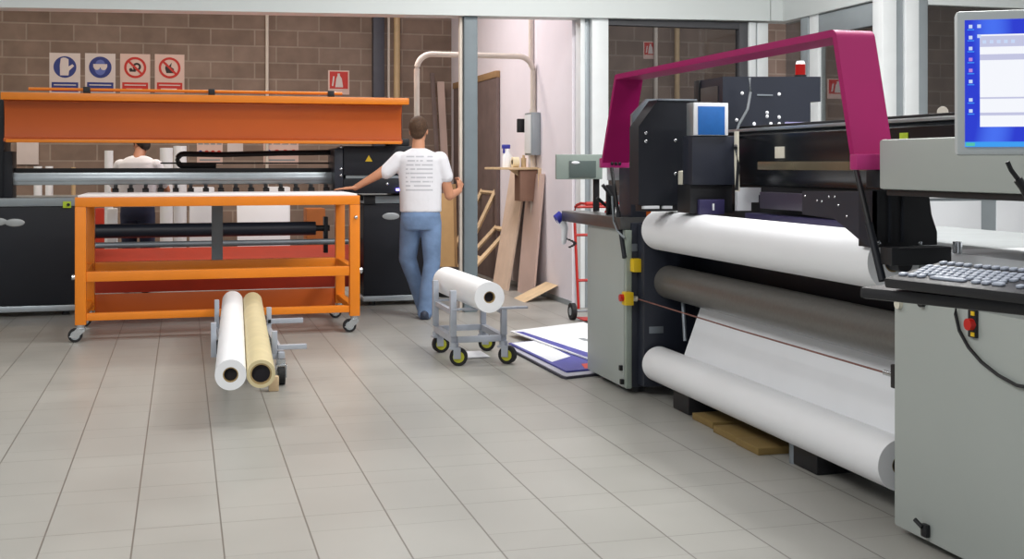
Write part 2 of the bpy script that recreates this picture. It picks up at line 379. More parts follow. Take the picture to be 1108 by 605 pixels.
mb.build('trim_19', M['sheet'], None, 'structure')

# dark wooden door in the side wall
d = MB(); d.box((US - .05, 13.85, 0), (US - .004, 16.2, 2.42), .01); dr = d.build('door_1', M['dkwood'], None, 'structure')
MB().box((US - .06, 13.85, 2.42), (US - .003, 16.2, 2.5), .005).build('trim_20', M['brown'], None, 'structure')

# ================================================================== PIPES and wall fixings
tag(MB().box(PV(404, 15, VB - .15), PV(416, 330, VB - .15) + Vector((0, .14, .06)), .01).build('steel_column', mat('column_paint', '3E3F4A', .5)), 'dark steel column against the block wall above the black carriage end', 'column')
def vpipe(x, y0, r, m, label, name='conduit_pipe'):
    p = PV(x, y0, VB - r - .01); return tag(MB().cyl((p.x, p.y, 0), (p.x, p.y, 3.6), r, seg=16).build(name, m), label, 'pipe')
vpipe(289, 20, .022, M['pipe'], 'thin white conduit running up the block wall behind the middle of the orange hood')
vpipe(420.5, 20, .02, M['pipe'], 'thin pale pipe close to the dark column on the block wall')
vpipe(429.5, 20, .045, M['pipe2'], 'thick cream downpipe right of the dark column')
vpipe(709.5, 20, .03, M['pipe'], 'left one of two pale pipes seen through glass under the magenta bar')
vpipe(732.5, 20, .04, M['pipe2'], 'right one of two pale pipes seen through glass under the magenta bar')
# bent conduit loop in front of the white wall
VQ = 12.35
zt = PV(520, 60, VQ).z; ul = PV(451, 90, VQ).x; ur = US - .035
pts = [(ul, VQ, .0), (ul, VQ, zt - .16)]
for k in range(1, 8):
    a = k / 8 * PI / 2; pts.append((ul + .16 - .16 * math.cos(a), VQ, zt - .16 + .16 * math.sin(a)))
pts += [(ul + .16, VQ, zt), (ur - .16, VQ, zt)]
for k in range(1, 8):
    a = k / 8 * PI / 2; pts.append((ur - .16 + .16 * math.sin(a), VQ, zt - .16 + .16 * math.cos(a)))
pts += [(ur, VQ, zt - .16), (ur, VQ, .75)]
pl = thing('conduit_loop', 'white pipe bent into a tall arch beside the grey steel post', 'pipe', (ul, VQ, 0))
MB().tube(pts, .03, 12).build('pipe_run', M['pipe'], pl)
MB().tube([(ur, VQ + .09, zt - .1), (ur, VQ + .09, 3.6)], .025, 12).build('pipe_riser', M['pipe'], pl)
for z in (1.0, 1.9): MB().cyl((ur, VQ, z), (ur, VQ, z + .07), .038).build('coupling', M['pipe'], pl)

# ================================================================== SAFETY SIGNS
def disc(mb, c, r, y, th=.004, seg=32): mb.cyl((c[0], y, c[1]), (c[0], y - th, c[1]), r, seg=seg)
def sign(x0, y0, x1, y1, kind, label, V=VB, group='safety signs on the block wall', name='safety_sign'):
    a = PV(x0, y0, V); b = PV(x1, y1, V); w, h = b.x - a.x, a.z - b.z; cx = (a.x + b.x) / 2
    t = thing(name, label, 'sign', (cx, V, b.z), group)
    blue = kind in ('glove', 'goggles')
    B('plate', M['signw'] if blue else M['signp'], t, (a.x, V - .006, b.z), (b.x, V, a.z), .002)
    if kind == 'fire':
        y = V - .006
        B('symbol_panel', M['signr'], t, (a.x + w * .07, y - .003, b.z + h * .24), (b.x - w * .07, y, a.z - h * .05), 0)
        q = MB(); q.prism([(cx - w * .17, b.z + h * .3), (cx + w * .2, b.z + h * .3), (cx + w * .14, b.z + h * .66), (cx + w * .05, b.z + h * .78), (cx + w * .05, b.z + h * .87), (cx - w * .06, b.z + h * .87), (cx - w * .06, b.z + h * .78), (cx - w * .12, b.z + h * .66)], 'v', y - .008, y - .002)
        q.prism([(cx - w * .33, b.z + h * .35), (cx - w * .26, b.z + h * .35), (cx - w * .2, b.z + h * .75), (cx - w * .27, b.z + h * .75)], 'v', y - .008, y - .002)
        q.build('extinguisher_symbol', M['signw'], t); return t
    R = w * .37; zc = a.z - h * .35; y = V - .006
    col = M['signb'] if blue else M['signr']
    if blue:
        q = MB(); disc(q, (cx, zc), R, y); q.build('symbol_disc', col, t); y2 = y - .004
        if kind == 'glove':
            q = MB(); q.prism([(cx - R * .42, zc - R * .78), (cx + R * .32, zc - R * .78), (cx + R * .36, zc - R * .35), (cx + R * .8, zc + R * .1), (cx + R * .66, zc + R * .28), (cx + R * .32, zc + R * .05), (cx + R * .32, zc + R * .72), (cx + R * .1, zc + R * .85), (cx - R * .12, zc + R * .88), (cx - R * .36, zc + R * .78), (cx - R * .44, zc + R * .1)], 'v', y2 - .003, y2)
            q.build('glove_symbol', M['signw'], t)
        else:
            q = MB(); q.prism([(cx + R * .5 * math.cos(k) , zc - R * .12 + R * .62 * math.sin(k)) for k in [PI + i * PI / 10 for i in range(11)]], 'v', y2 - .002, y2)
            q.prism([(cx + R * .42 * math.cos(k), zc + R * .3 + R * .4 * math.sin(k)) for k in [i * PI / 10 for i in range(11)]], 'v', y2 - .002, y2)
            q.build('face_symbol', mat('sign_pale_blue', '5E6CB0', .5), t)
            q = MB(); q.box((cx - R * .62, y2 - .005, zc - R * .02), (cx + R * .62, y2 - .001, zc + R * .3), .004)
            q.sph((cx - R * .3, y2 - .003, zc + R * .02), R * .28, (1, .08, 1)); q.sph((cx + R * .3, y2 - .003, zc + R * .02), R * .28, (1, .08, 1)); q.build('goggles_symbol', M['signw'], t)
    else:
        q = MB(); q.annulus((cx, y, zc), (0, -1, 0), R * .78, R, .004, 32); q.build('symbol_ring', col, t)
        q = MB(); q.box((-R * .85, -.002, -R * .1), (R * .85, .002, R * .1), 0).build('slash', col, t, xf=Matrix.Translation((cx, y - .005, zc)) @ Matrix.Rotation(PI / 4, 4, 'Y'))
        q = MB()
        if kind == 'ban_wheel':
            q.annulus((cx + R * .15, y, zc + R * .08), (0, -1, 0), R * .18, R * .38, .003, 24); q.box((cx - R * .5, y - .003, zc - R * .4), (cx + R * .05, y, zc - R * .18), .002); q.sph((cx - R * .4, y, zc - R * .2), R * .15, (1, .05, 1))
        else:
            q.prism([(cx - R * .3, zc - R * .5), (cx + R * .35, zc - R * .5), (cx + R * .4, zc - R * .1), (cx + R * .12, zc + R * .1), (cx + R * .2, zc + R * .5), (cx - R * .1, zc + R * .15), (cx - R * .3, zc + R * .5), (cx - R * .42, zc - R * .05)], 'v', y - .002, y)
        q.build('ban_symbol', M['signk'], t)
    B('text_panel', col, t, (a.x + w * .07, y - .003, b.z + h * .03), (b.x - w * .07, y, b.z + h * .27), 0)
    for k, (l, r) in enumerate(((.14, .86), (.2, .74))):
        B('text_line', M['signw'], t, (a.x + w * l, y - .005, b.z + h * (.19 - .1 * k)), (a.x + w * r, y - .003, b.z + h * (.215 - .1 * k)), 0)
    return t
sign(53.5, 57, 87, 101, 'glove', 'blue safety sign with white glove, leftmost on the block wall')
sign(92, 57.5, 125, 101, 'goggles', 'blue safety sign with goggled face, second of the row on the block wall')
sign(130, 58, 162.5, 101, 'ban_wheel', 'red prohibition sign with round dark symbol, third of the row on the block wall')
sign(167.5, 58.5, 199.5, 101, 'ban_fire', 'red prohibition sign, last of the row of four on the block wall')
sign(355, 76, 378, 102.5, 'fire', 'red fire extinguisher sign above the right end of the orange hood', group=None, name='fire_sign')
sign(696, 45, 711, 64, 'fire', 'small fire extinguisher sign seen through glass above the magenta bar', group=None, name='fire_sign')
sign(895, 85, 918, 107, 'fire', 'fire extinguisher sign seen behind glass left of the tall magenta leg', group=None, name='fire_sign')
def board(x0, x1, label, small=False):
    V = VB; a = PV(x0, 148, V); b = PV(x1, 178, V); w = b.x - a.x
    t = thing('notice_board', label, 'sign', ((a.x + b.x) / 2, V, b.z), None)
    B('plate', M['signp'], t, (a.x, V - .006, b.z), (b.x, V, a.z), .002)
    z1 = PV(x0, 165, V).z; z2 = PV(x0, 154, V).z
    for k in range(4):
        cx = a.x + w * (.14 + .24 * k)
        q = MB(); disc(q, (cx, z1), w * .085, V - .006); q.build('symbol_disc', M['signb'] if k == 0 else M['signr'], t)
        B('text_line', M['greystrip'], t, (cx - w * .09, V - .008, z2 - .03), (cx + w * .09, V - .006, z2), 0)
    B('text_line', M['greystrip'], t, (a.x + w * .1, V - .008, b.z + .05), (b.x - w * .1, V - .006, b.z + .07), 0)
board(213, 241, 'white notice board of round symbols behind the bend of the black cable chain')
board(285, 323, 'white notice board of blue and red symbols left of the black carriage')
tag(MB().box(PV(246, 153, VB - .008), PV(263, 167, VB), 0).build('notice_sheet', M['signw']), 'small white notice between the two symbol boards below the orange hood', 'notice')
tag(MB().box(PV(18, 150, VB - .03), PV(42, 178, VB), .002).build('blank_board', M['signw']), 'pale panel on the block wall at far left below the orange hood', 'panel')

# ================================================================== ORANGE PRINTER
V0 = 11.65
op = thing('roll_printer', 'orange hooded large printer with black end cabinets along the block wall', 'printer', (.3, V0, 0))
ULa, ULb, URa, URb = -2.3, -.93, 1.70, 2.36
for a, b in ((ULa, ULb), (URa, URb)):
    c = MB().box((a, V0, .1), (b, V0 + 1.0, 1.0), .02).build('end_cabinet', M['black'], op)
    B('top_strip', M['greystrip'], c, (a, V0 - .012, 1.0), (b, V0 + 1.0, 1.075), .006)
    B('base_strip', M['silver'], c, (a, V0 - .01, .045), (b, V0 + 1.0, .098), .006)
    for u in (a + .1, b - .1): MB().cyl((u, V0 + .1, 0), (u, V0 + .1, .05), .035, .03, 16).build('foot', M['black2'], c)
    if b < 0:
        for px, py in ((16, 241), (-3, 240)):
            p = PV(px, py, V0); MB().sph((p.x, V0 - .002, p.z), .085, (1, .08, .42), 24).build('badge', M['badge'], c)
        B('indicator_label', M['lime'], c, PV(68, 218, V0 - .02), PV(77, 225, V0 - .01), .002)
        p = PV(74, 221.5, V0 - .02); MB().cyl((p.x, p.y - .012, p.z), (p.x, p.y + .004, p.z), .014).build('button', M['black2'], c)
        B('strip_lettering', M['greymetal'], c, PV(25, 221, V0 - .016), PV(47, 222.3, V0 - .01), 0)
    else:
        p = PV(423, 234, V0); MB().sph((p.x, V0 - .002, p.z), .085, (1, .08, .42), 24).build('badge', M['badge'], c)
        B('control_panel', M['black2'], c, PV(394, 212, V0 - .02), PV(406, 221, V0 - .01), .003)
# hood
prof = [(11.25, 2.005), (11.25, 1.95), (11.37, 1.94), (11.405, 1.80), (11.395, 1.62), (11.34, 1.61), (11.34, 1.582), (11.42, 1.582), (11.44, 1.80), (11.42, 1.96), (12.35, 1.97), (12.35, 2.005)]
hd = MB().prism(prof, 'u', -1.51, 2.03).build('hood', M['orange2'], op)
B('hood_edge', M['orange'], hd, (-1.52, 11.235, 1.945), (2.075, 11.26, 2.01), .008)
B('hood_lip', M['orange'], hd, (-1.49, 11.325, 1.574), (2.02, 11.345, 1.602), .004)
MB().tube([(-1.3, 11.3, 2.045), (1.45, 11.3, 2.045)], .014, 10).build('hood_rod', M['orange'], hd)
for px in (94, 229, 358):
    p = PV(px, 100, 11.3); B('rod_clamp', M['black2'], hd, (p.x - .03, 11.27, 2.005), (p.x + .03, 11.33, 2.07), .006)
for u in (-1.6, 2.06):
    B('hood_post', M['black'], op, (u - .04, 11.75, 1.075), (u + .04, 12.2, 1.97), .008)
# gantry
rl = MB(); rl.box((-1.5, 11.78, 1.19), (1.72, 11.9, 1.305), .012); rl.box((-1.5, 11.765, 1.225), (1.72, 11.782, 1.27), .006); rl.build('gantry_rail', M['silver'], op)
B('rail_cover', M['black2'], op, (-1.5, 11.84, 1.305), (1.72, 11.95, 1.345), .004)
B('rail_end', M['black'], op, (-1.56, 11.72, 1.076), (-1.485, 12.0, 1.5), .01)
B('platen', M['black2'], op, (ULb, 11.66, 1.03), (URa, 12.3, 1.085), .006)
for k in range(15):
    p = PV(125 + 16.3 * k, 205, 11.7)
    r = MB().cyl((p.x - .028, 11.7, 1.13), (p.x + .028, 11.7, 1.13), .03, seg=18).build('pinch_roller', M['tyre'], op)
    B('roller_arm', M['black2'], r, (p.x - .016, 11.70, 1.13), (p.x + .016, 11.80, 1.19), .004)
# carriage
cr = MB(); a = PV(372, 158, 11.5); b = PV(441, 190, 11.5)
cr = MB().box((a.x, 11.5, 1.275), (b.x + .1, 12.05, a.z), .012).build('carriage', M['black'], op)
B('carriage_base', M['black'], cr, (a.x, 11.52, 1.10), (b.x + .1, 12.0, 1.245), .01)
B('carriage_stripe', M['greystrip'], cr, (a.x + .02, 11.515, 1.245), (b.x + .1, 12.0, 1.275), .003)
B('side_plate', M['navy'], cr, (a.x - .085, 11.52, 1.10), (a.x - .002, 12.05, a.z - .02), .008)
p = PV(399, 172, 11.5)
MB().prism([(p.x - .035, p.z - .025), (p.x + .035, p.z - .025), (p.x, p.z + .035)], 'v', 11.494, 11.5).build('warning_triangle', M['yel'], cr)
for px, py in ((369, 159), (369, 183), (369, 190), (419, 199)):
    p = PV(px, py, 11.515); MB().sph(p, .014, (1, .5, 1), 12).build('bolt', M['chrome'], cr)
B('carriage_handle', M['black2'], cr, PV(418, 150, 11.6), PV(441, 158, 11.7) + Vector((0, 0, -.005)), .01)
B('curing_lamp', E_['uv'], cr, PV(429, 204, 11.49), PV(440, 206.5, 11.52), 0)
# cable chain
ch = MB(); za = 1.345
pc = PV(193, 175, 11.9); zc = 1.46
pts = [(pc.x + .35, 11.9, za + .02), (pc.x + .05, 11.9, za + .02)]
for k in range(9):
    a2 = PI * 1.5 - k / 8 * PI; pts.append((pc.x + .05 + .058 * math.cos(a2), 11.9, za + .02 + .058 + .058 * math.sin(a2)))
pts += [(PV(240, 170, 11.9).x, 11.9, 1.475), (PV(300, 169, 11.9).x, 11.9, 1.49), (PV(366, 166, 11.9).x, 11.9, 1.50)]
ch.tube(pts, .026, 8); ch.build('cable_chain', M['black2'], op)
B('encoder_rail', M['black2'], op, (-.2, 11.97, 1.385), (1.6, 11.99, 1.40), .003)
# media shafts and trays under the printer
MB().cyl((ULb, 12.05, .745), (1.28, 12.05, .745), .068, seg=32).build('media_shaft', M['navy'], op)
MB().cyl((1.28, 12.05, .745), (1.42, 12.05, .745), .03, seg=16).build('shaft_end', M['black2'], op)
B('shaft_bracket', M['black'], op, (1.36, 12.0, .5), (1.40, 12.1, .86), .006)
MB().cyl((ULb, 11.9, .62), (1.7, 11.9, .62), .028, seg=20).build('guide_bar', M['greymetal'], op)
MB().prism([(12.15, .36), (12.6, .52), (12.6, .54), (12.15, .39)], 'u', ULb, URa).build('media_tray', M['red'], op)  # trays are orange; their shade is mixed into this darker red
MB().prism([(12.1, .15), (12.16, .15), (12.16, .38), (12.1, .38)], 'u', ULb, URa).build('tray_front', M['red'], op)
MB().cyl((ULb, 11.75, .33), (URa, 11.75, .33), .022, seg=16).build('tie_bar', M['greystrip'], op)

# ================================================================== ORANGE TABLE
tv0, tv1, tu0, tu1 = 9.85, 10.88, -.80, 1.41
tb = thing('rolling_table', 'orange steel rolling table with pale top in front of the printer', 'table', (.3, 10.35, 0))
T = .082
def leg(u, v, su):
    l = B('leg', M['orange'], tb, (u, v, .135), (u + T, v + T, 1.05), .006)
    cx, cy = u + T / 2, v + T / 2
    c = MB(); c.cyl((cx, cy, .112), (cx, cy, .137), .032, seg=16); c.box((cx - .03, cy - .035, .10), (cx + .03, cy + .035, .114), .004)
    for s in (-1, 1): c.prism([(cx - .085, .045), (cx - .03, .03), (cx + .03, .085), (cx + .035, .108), (cx - .03, .108)], 'v', cy + s * .027 - .003, cy + s * .027 + .003)
    c = c.build('caster', M['chrome'], tb)
    w = MB(); w.annulus((cx - .04, cy - .02, .055), (0, 1, 0), .034, .054, .04, 24); w.build('tyre', M['tyre'], c)
    MB().cyl((cx - .04, cy - .022, .055), (cx - .04, cy + .022, .055), .035, seg=20).build('wheel_hub', M['silver'], c)
for u in (tu0, tu1 - T):
    for v in (tv0, tv1 - T): leg(u, v, 0)
for v, n in ((tv0, 'front'), (tv1 - T, 'rear')):
    B('top_rail', M['orange'], tb, (tu0, v, 1.05), (tu1, v + T, 1.125), .006)
    B('middle_rail', M['orange'], tb, (tu0 + T, v + .01, .468), (tu1 - T, v + T - .01, .545), .006)
B('bottom_rail', M['orange'], tb, (tu0 + T, tv0 + .012, .165), (tu1 - T, tv0 + T - .012, .222), .006)
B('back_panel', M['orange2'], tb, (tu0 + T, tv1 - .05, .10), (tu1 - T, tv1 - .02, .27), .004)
for u in (tu0, tu1 - T):
    B('top_rail', M['orange'], tb, (u + .002, tv0 + T, 1.055), (u + T - .002, tv1 - T, 1.12), .006)
    B('side_rail', M['orange'], tb, (u + .01, tv0 + T, .48), (u + T - .01, tv1 - T, .54), .006)
    B('side_rail', M['orange'], tb, (u + .01, tv0 + T, .17), (u + T - .01, tv1 - T, .22), .006)
B('table_top', M['paper'], tb, (tu0 + .02, tv0 + .02, 1.125), (tu1 - .02, tv1 - .01, 1.14), .003)
p0, p1 = PV(229, 250, tv1 - .04), PV(241, 250, tv1 - .04)
B('centre_post', M['post'], tb, (p0.x, tv1 - T + .005, .545), (p1.x, tv1 - .005, 1.05), .006)
for u in (tu0 - .012, tu1 + .012):
    MB().cyl((u - .012, tv0 + T / 2, .505), (u + .012, tv0 + T / 2, .505), .022, seg=16).build('bolt', M['chrome'], tb)
p = PV(385, 235, tv0); MB().sph((p.x, tv0 - .004, p.z), .016, seg=12).build('bolt', M['chrome'], tb)

# ================================================================== MEDIA ROLLS
def media_roll(c0, c1, r, bore_r, m, label, parent_kids=None, name='media_roll', group=None, core=None):
    c0, c1 = Vector(c0), Vector(c1); d = c1 - c0
    t = thing(name, label, 'roll', (c0 + c1) / 2 - Vector((0, 0, r)), group)
    q = MB(); q.annulus(c0, d, bore_r, r, d.length, 56); q.build('media_winding', m, t)
    q = MB(); q.annulus(c0 + d.normalized() * .004, d, bore_r * .86, bore_r * .995, d.length - .008, 40); q.build('core_tube', core or M['card'], t)
    q = MB(); q.cyl(c0 + d.normalized() * .03, c1 - d.normalized() * .03, bore_r * .85, seg=32); q.build('dark_bore_fill', M['bore'], t)  # near-black fill stands for the shade inside the open bore
    return t
def pz(x, y, Z):            # point at camera depth Z
    X = (x - CX) * Z / F; return Vector((X * CS + Z * SN, Z * CS - X * SN, CH - (y - HZ) * Z / F))
a0 = pz(249.5, 407, 6.25); a1 = pz(251.6, 327, 9.55); a0.z = .285; a1.z = .295
media_roll(a0, a1, .080, .040, M['paper'], 'long white media roll lying on the low cart before the orange table')
b0 = pz(282.4, 403, 6.3); b1 = pz(273.2, 327, 9.55); b0.z = .281; b1.z = .291
media_roll(b0, b1, .074, .056, M['cream'], 'long cream media roll beside the white one on the low cart')
# low cart below them
c1 = thing('roll_cart', 'low grey tube cart on casters under the white and cream rolls', 'cart', (.55, 8.4, 0))
ca, cb = pz(238, 400, 7.55), pz(298, 400, 7.55)
uL, uR, vN, vF = .26, .60, 7.62, 9.05
for u in (uL, uR): B('side_rail', M['cartgrey'], c1, (u - .02, vN, .165), (u + .02, vF, .205), .004)
for v in (vN + .05, 8.35, vF - .1): B('cross_bar', M['cartgrey'], c1, (uL + .02, v - .02, .158), (uR - .02, v + .02, .192), .004)
def rp_(v): return a0.x + (a1.x - a0.x) * (v - a0.y) / (a1.y - a0.y), b0.x + (b1.x - b0.x) * (v - b0.y) / (b1.y - b0.y)
for v in (vN + .05, vF - .1):
    x, y = rp_(v)
    B('upright', M['cartgrey'], c1, (x - .125, v - .02, .192), (x - .092, v + .02, .40), .004)
    B('upright', M['cartgrey'], c1, (y + .09, v - .02, .192), (y + .125, v + .02, .335), .004)
    B('cradle_bar', M['cartgrey'], c1, (x - .125, v - .018, .186), (y + .125, v + .018, .201), .003)
B('arm', M['cartgrey'], c1, (uR + .0, vF - .12, .215), (uR + .26, vF - .08, .25), .004)
B('arm', M['cartgrey'], c1, (uR - .02, 7.66, .215), (uR + .16, 7.70, .245), .004)
def caster(root, u, v, r=.055, hub=None, swivel=0, zt=.15, fork=None):
    X = Matrix.Translation((u, v, 0)) @ Matrix.Rotation(swivel, 4, 'Z') @ Matrix.Translation((-u, -v, 0))
    c = MB(); c.cyl((u, v, zt - .03), (u, v, zt), .03, seg=16); c.box((u - .032, v - .035, zt - .045), (u + .032, v + .035, zt - .03), .003)
    for s in (-1, 1): c.box((u + s * .03 - .003, v - .045, r - .012), (u + s * .03 + .003, v + .005, zt - .03), .001)
    c = c.build('caster', fork or M['chrome'], root, xf=X)
    w = MB(); w.annulus((u - .022, v - .03, r), (1, 0, 0), r * .62, r, .044, 28); w.build('tyre', M['tyre'], c, xf=X)
    MB().cyl((u - .024, v - .03, r), (u + .024, v - .03, r), r * .63, seg=24).build('wheel_hub', hub or M['silver'], c, xf=X)
for u in (uL, uR):
    for v in (vN + .06, vF - .1): caster(c1, u, v, zt=.157)
tag(B('wood_wedge', M['wood'], None, PZ(291, 424, 0), PZ(291, 424, 0) + Vector((.06, .05, .09)), .006), 'small pale wood block on the floor beneath the cream roll end', 'wood block')

# white roll cart
d0 = Vector((1.976, 7.76, .494)); d1 = Vector((1.93, 8.91, .50))
media_roll(d0, d1, .103, .040, M['paper'], 'short white media roll on the wheeled cart with yellow wheels')
c2 = thing('roll_trolley', 'small grey four wheeled trolley with yellow wheel hubs under short roll', 'trolley', (1.98, 8.33, 0))
u0, u1, v0, v1 = 1.80, 2.15, 8.05, 8.64
for u in (u0, u1):
    B('base_rail', M['cartgrey'], c2, (u - .022, v0, .155), (u + .022, v1, .20), .004)
    B('upper_rail', M['cartgrey'], c2, (u - .018, v0 + .02, .345), (u + .018, v1 - .02, .38), .004)
for v in (v0, v1):
    B('base_rail', M['cartgrey'], c2, (u0 + .022, v - .02, .157), (u1 - .022, v + .02, .198), .004)
    B('cradle_plate', M['cartgrey'], c2, (u0 - .02, v - .025, .378), (u1 + (.17 if v == v0 else .02), v + .025, .392), .003)
    B('post', M['cartgrey'], c2, (u0 - .03, v - .022, .2), (u0 + .012, v + .022, .515 if v == v0 else .53), .004)
    B('post', M['cartgrey'], c2, (u1 - .02, v - .022, .2), (u1 + .02, v + .022, .378), .004)
for u in (u0, u1):
    for v in (v0, v1): caster(c2, u, v, r=.062, hub=M['yellow'], swivel=PI * .34 + (.25 if u == u0 else -.15) + (.3 if v == v1 else 0), zt=.157, fork=M['cartgrey'])
tag(MB().box(PZ(500, 388, .004), PZ(520, 380, .004) + Vector((0, 0, .004)), .001).build('paper_scrap', M['paper']), 'white paper scrap on the floor under the yellow wheeled trolley', 'paper')

# ================================================================== PANELS ON THE FLOOR
def slab(name, pts, z0, z1, m, label, extra=(), group='printed panels on the floor'):
    t = thing(name, label, 'panel', (pts[0][0], pts[0][1], z0), group)
    MB().prism([(p[0], p[1]) for p in pts], 'z', z0, z1).build('board', m, t)
    for n, q, mm in extra: MB().prism([(p[0], p[1]) for p in q], 'z', z1, z1 + .0015).build(n, mm, t)
    return t
A = PZ(610, 411, 0); Bc = PZ(548, 378, 0); D = PZ(645, 405, 0)
dirv = (Bc - A).normalized(); nrm = Vector((.96, .28, 0))
def Q(s, t): p = A + dirv * s + nrm * t; return (p.x, p.y)
slab('printed_panel', [Q(0, .02), Q(0, .9), Q(1.5, .9), Q(1.5, 0), Q(.05, 0)], 0, .016, mat('board_edge', '3A3A46', .6), 'lowest dark edged board of the flat stack beside the grey cabinet', (('grey_face', [Q(.01, .03), Q(.01, .88), Q(1.49, .88), Q(1.49, .015), Q(.06, .015)], mat('board_grey', 'B4B4C2', .5)),))
slab('printed_panel', [Q(.12, .07), Q(.05, .9), Q(1.42, .9), Q(1.42, .05)], .02, .03, M['bluep'], 'blue printed board in the middle of the flat stack on the floor', (('white_print', [Q(.48, .09), Q(.62, .30), Q(1.4, .30), Q(1.4, .07)], M['sheet']), ('red_print', [Q(.13, .22), Q(.13, .6), Q(.28, .6), Q(.30, .26)], M['redp'])))
slab('printed_panel', [Q(.42, .36), Q(.36, 1.0), Q(2.05, 1.0), Q(1.9, .22)], .034, .044, M['paper'], 'top white board with blue border of the flat stack on the floor', (('blue_border', [Q(.42, .37), Q(.41, .47), Q(1.8, .31), Q(1.85, .25)], M['bluep']), ('grey_mark', [Q(1.1, .62), Q(1.1, .68), Q(1.25, .67), Q(1.25, .62)], M['greystrip'])))

# ================================================================== THINGS AT THE WHITE WALL
# shelf with bottles
sv = 12.45
sh = thing('bottle_shelf', 'pale wooden shelf on the white wall holding a spray bottle', 'shelf', (US - .15, sv, 1.35))
sz = PU(578, 181, US - .1).z
pa, pb = PV(533, 180, 12.55), PU(583, 183, US - .01)
sva, svb = 12.25, 12.95
shz = PV(556, 181, 12.55).z
B('shelf_board', M['wood'], sh, (US - .42, sva, shz - .025), (US - .002, svb, shz), .004)
MB().prism([(US - .3, shz - .025), (US - .003, shz - .025), (US - .003, shz - .22)], 'v', sva + .1, sva + .13).build('bracket', M['wood'], sh)
p = PV(549, 175, 12.5)
sb = thing('spray_bottle', 'white spray bottle with blue trigger on the wall shelf', 'bottle', (p.x, 12.5, shz))
MB().loft([((p.x, 12.5, shz), .055, .04), ((p.x, 12.5, shz + .12), .055, .04), ((p.x, 12.5, shz + .16), .03, .025), ((p.x, 12.5, shz + .2), .017, .017)]).build('bottle_body', M['paper'], sb)
q = MB(); q.box((p.x - .06, 12.485, shz + .2), (p.x + .03, 12.515, shz + .245), .008); q.box((p.x - .05, 12.49, shz + .15), (p.x - .03, 12.51, shz + .205), .005); q.build('trigger_head', M['bluecap'], sb)
p = PV(556, 176, 12.42)
tp = thing('tape_roll', 'yellowish tape roll lying in front of the spray bottle on the shelf', 'tape', (p.x, 12.38, shz))
MB().annulus((p.x - .03, 12.38, shz + .055), (1, 0, 0), .03, .055, .07, 28).build('tape_winding', mat('tape', 'E4D6B4', .5), tp)
MB().annulus((p.x - .031, 12.38, shz + .055), (1, 0, 0), .024, .0295, .072, 28).build('core_tube', M['bore'], tp)
for k, (px, s) in enumerate(((566, .10), (574, .14))):
    p = PV(px, 178, 12.4)
    tag(MB().cyl((p.x, 12.38, shz), (p.x, 12.38, shz + s), .028, seg=20).cyl((p.x, 12.38, shz + s), (p.x, 12.38, shz + s + .03), .014, seg=12).build('jar', M['sheet'] if k else M['pipe2']), ('white dispenser bottle at the right end of the wall shelf' if k else 'small tan jar in the middle of the wall shelf'), 'jar')
# electric box and switch on wall
eb = thing('switch_box', 'grey electric box on the white wall above the shelf', 'switch box', (US - .06, 12.3, 1.6))
pz1, pz2 = PU(577, 122, US - .05).z, PU(577, 168, US - .05).z
B('box_body', M['alu2'], eb, (US - .10, 12.18, pz2), (US - .002, 12.45, pz1), .008)
B('box_door', M['alu'], eb, (US - .108, 12.2, pz2 + .02), (US - .1, 12.43, pz1 - .02), .004)
B('meter_window', M['black2'], eb, (US - .16, 12.5, PU(570, 143, US - .1).z), (US - .02, 12.56, PU(570, 128, US - .1).z), .008)
tag(B('timber_batten', M['wood'], None, PU(582, 182, US - .04) , PU(587, 223, US - .005) + Vector((0, .05, 0)), .004), 'vertical pale batten fixed to the white wall below the electric box', 'batten')
tag(B('cardboard_box', mat('box_brown', '8C6B5B', .8), None, (US - .2, 12.28, shz - .36), (US - .005, 12.5, shz - .03), .006), 'brown box hung under the wall shelf', 'box')
# leaning plywood sheets
def lean(name, m, label, v0, v1, h, base, thick=.02, cat='board', group=None):
    q = MB(); x0 = US - base
    q.prism([(x0, 0.0), (x0 + thick, 0.0), (US - .004, h), (US - .004 - thick, h)], 'v', v0, v1)
    o = q.build(name, m); return tag(o, label, cat, group)
lean('plywood_sheet', M['ply'], 'tall pinkish plywood sheet leaning under the wall shelf', 12.0, 12.6, 1.28, .14)
lean('plywood_sheet', mat('ply_light', 'D9C2AF', .75), 'paler plywood sheet leaning behind the pinkish sheet against white wall', 12.65, 13.3, 1.3, .24)
lean('plywood_offcut', M['wood'], 'low pale offcut leaning at the foot of the plywood sheets', 11.55, 11.95, .16, .36, .012)
# wooden stretcher frames
def wood_frame(v0, v1, h, base, label):
    t = thing('stretcher_frame', label, 'frame', (US - base, v0, 0), 'wooden stretcher frames by the door')
    def PL(v, k): return Vector((US - base + (base - .03) * k, v, h * k))
    for a, b in (((v0, 0), (v0, 1)), ((v1, 0), (v1, 1)), ((v0, .015), (v1, .015)), ((v0, .97), (v1, .97)), ((v0, .45), (v1, .45))):
        MB().tube([PL(*a) + Vector((0, 0, .02)), PL(*b) + Vector((0, 0, .02))], .028, 4).build('frame_bar', M['wood'], t)
    return t
wood_frame(13.95, 14.6, 1.05, .55, 'open pale wooden frame leaning left of the plywood sheets')
wood_frame(13.35, 13.9, .62, .62, 'lower pale wooden frame leaning in front of the dark door')
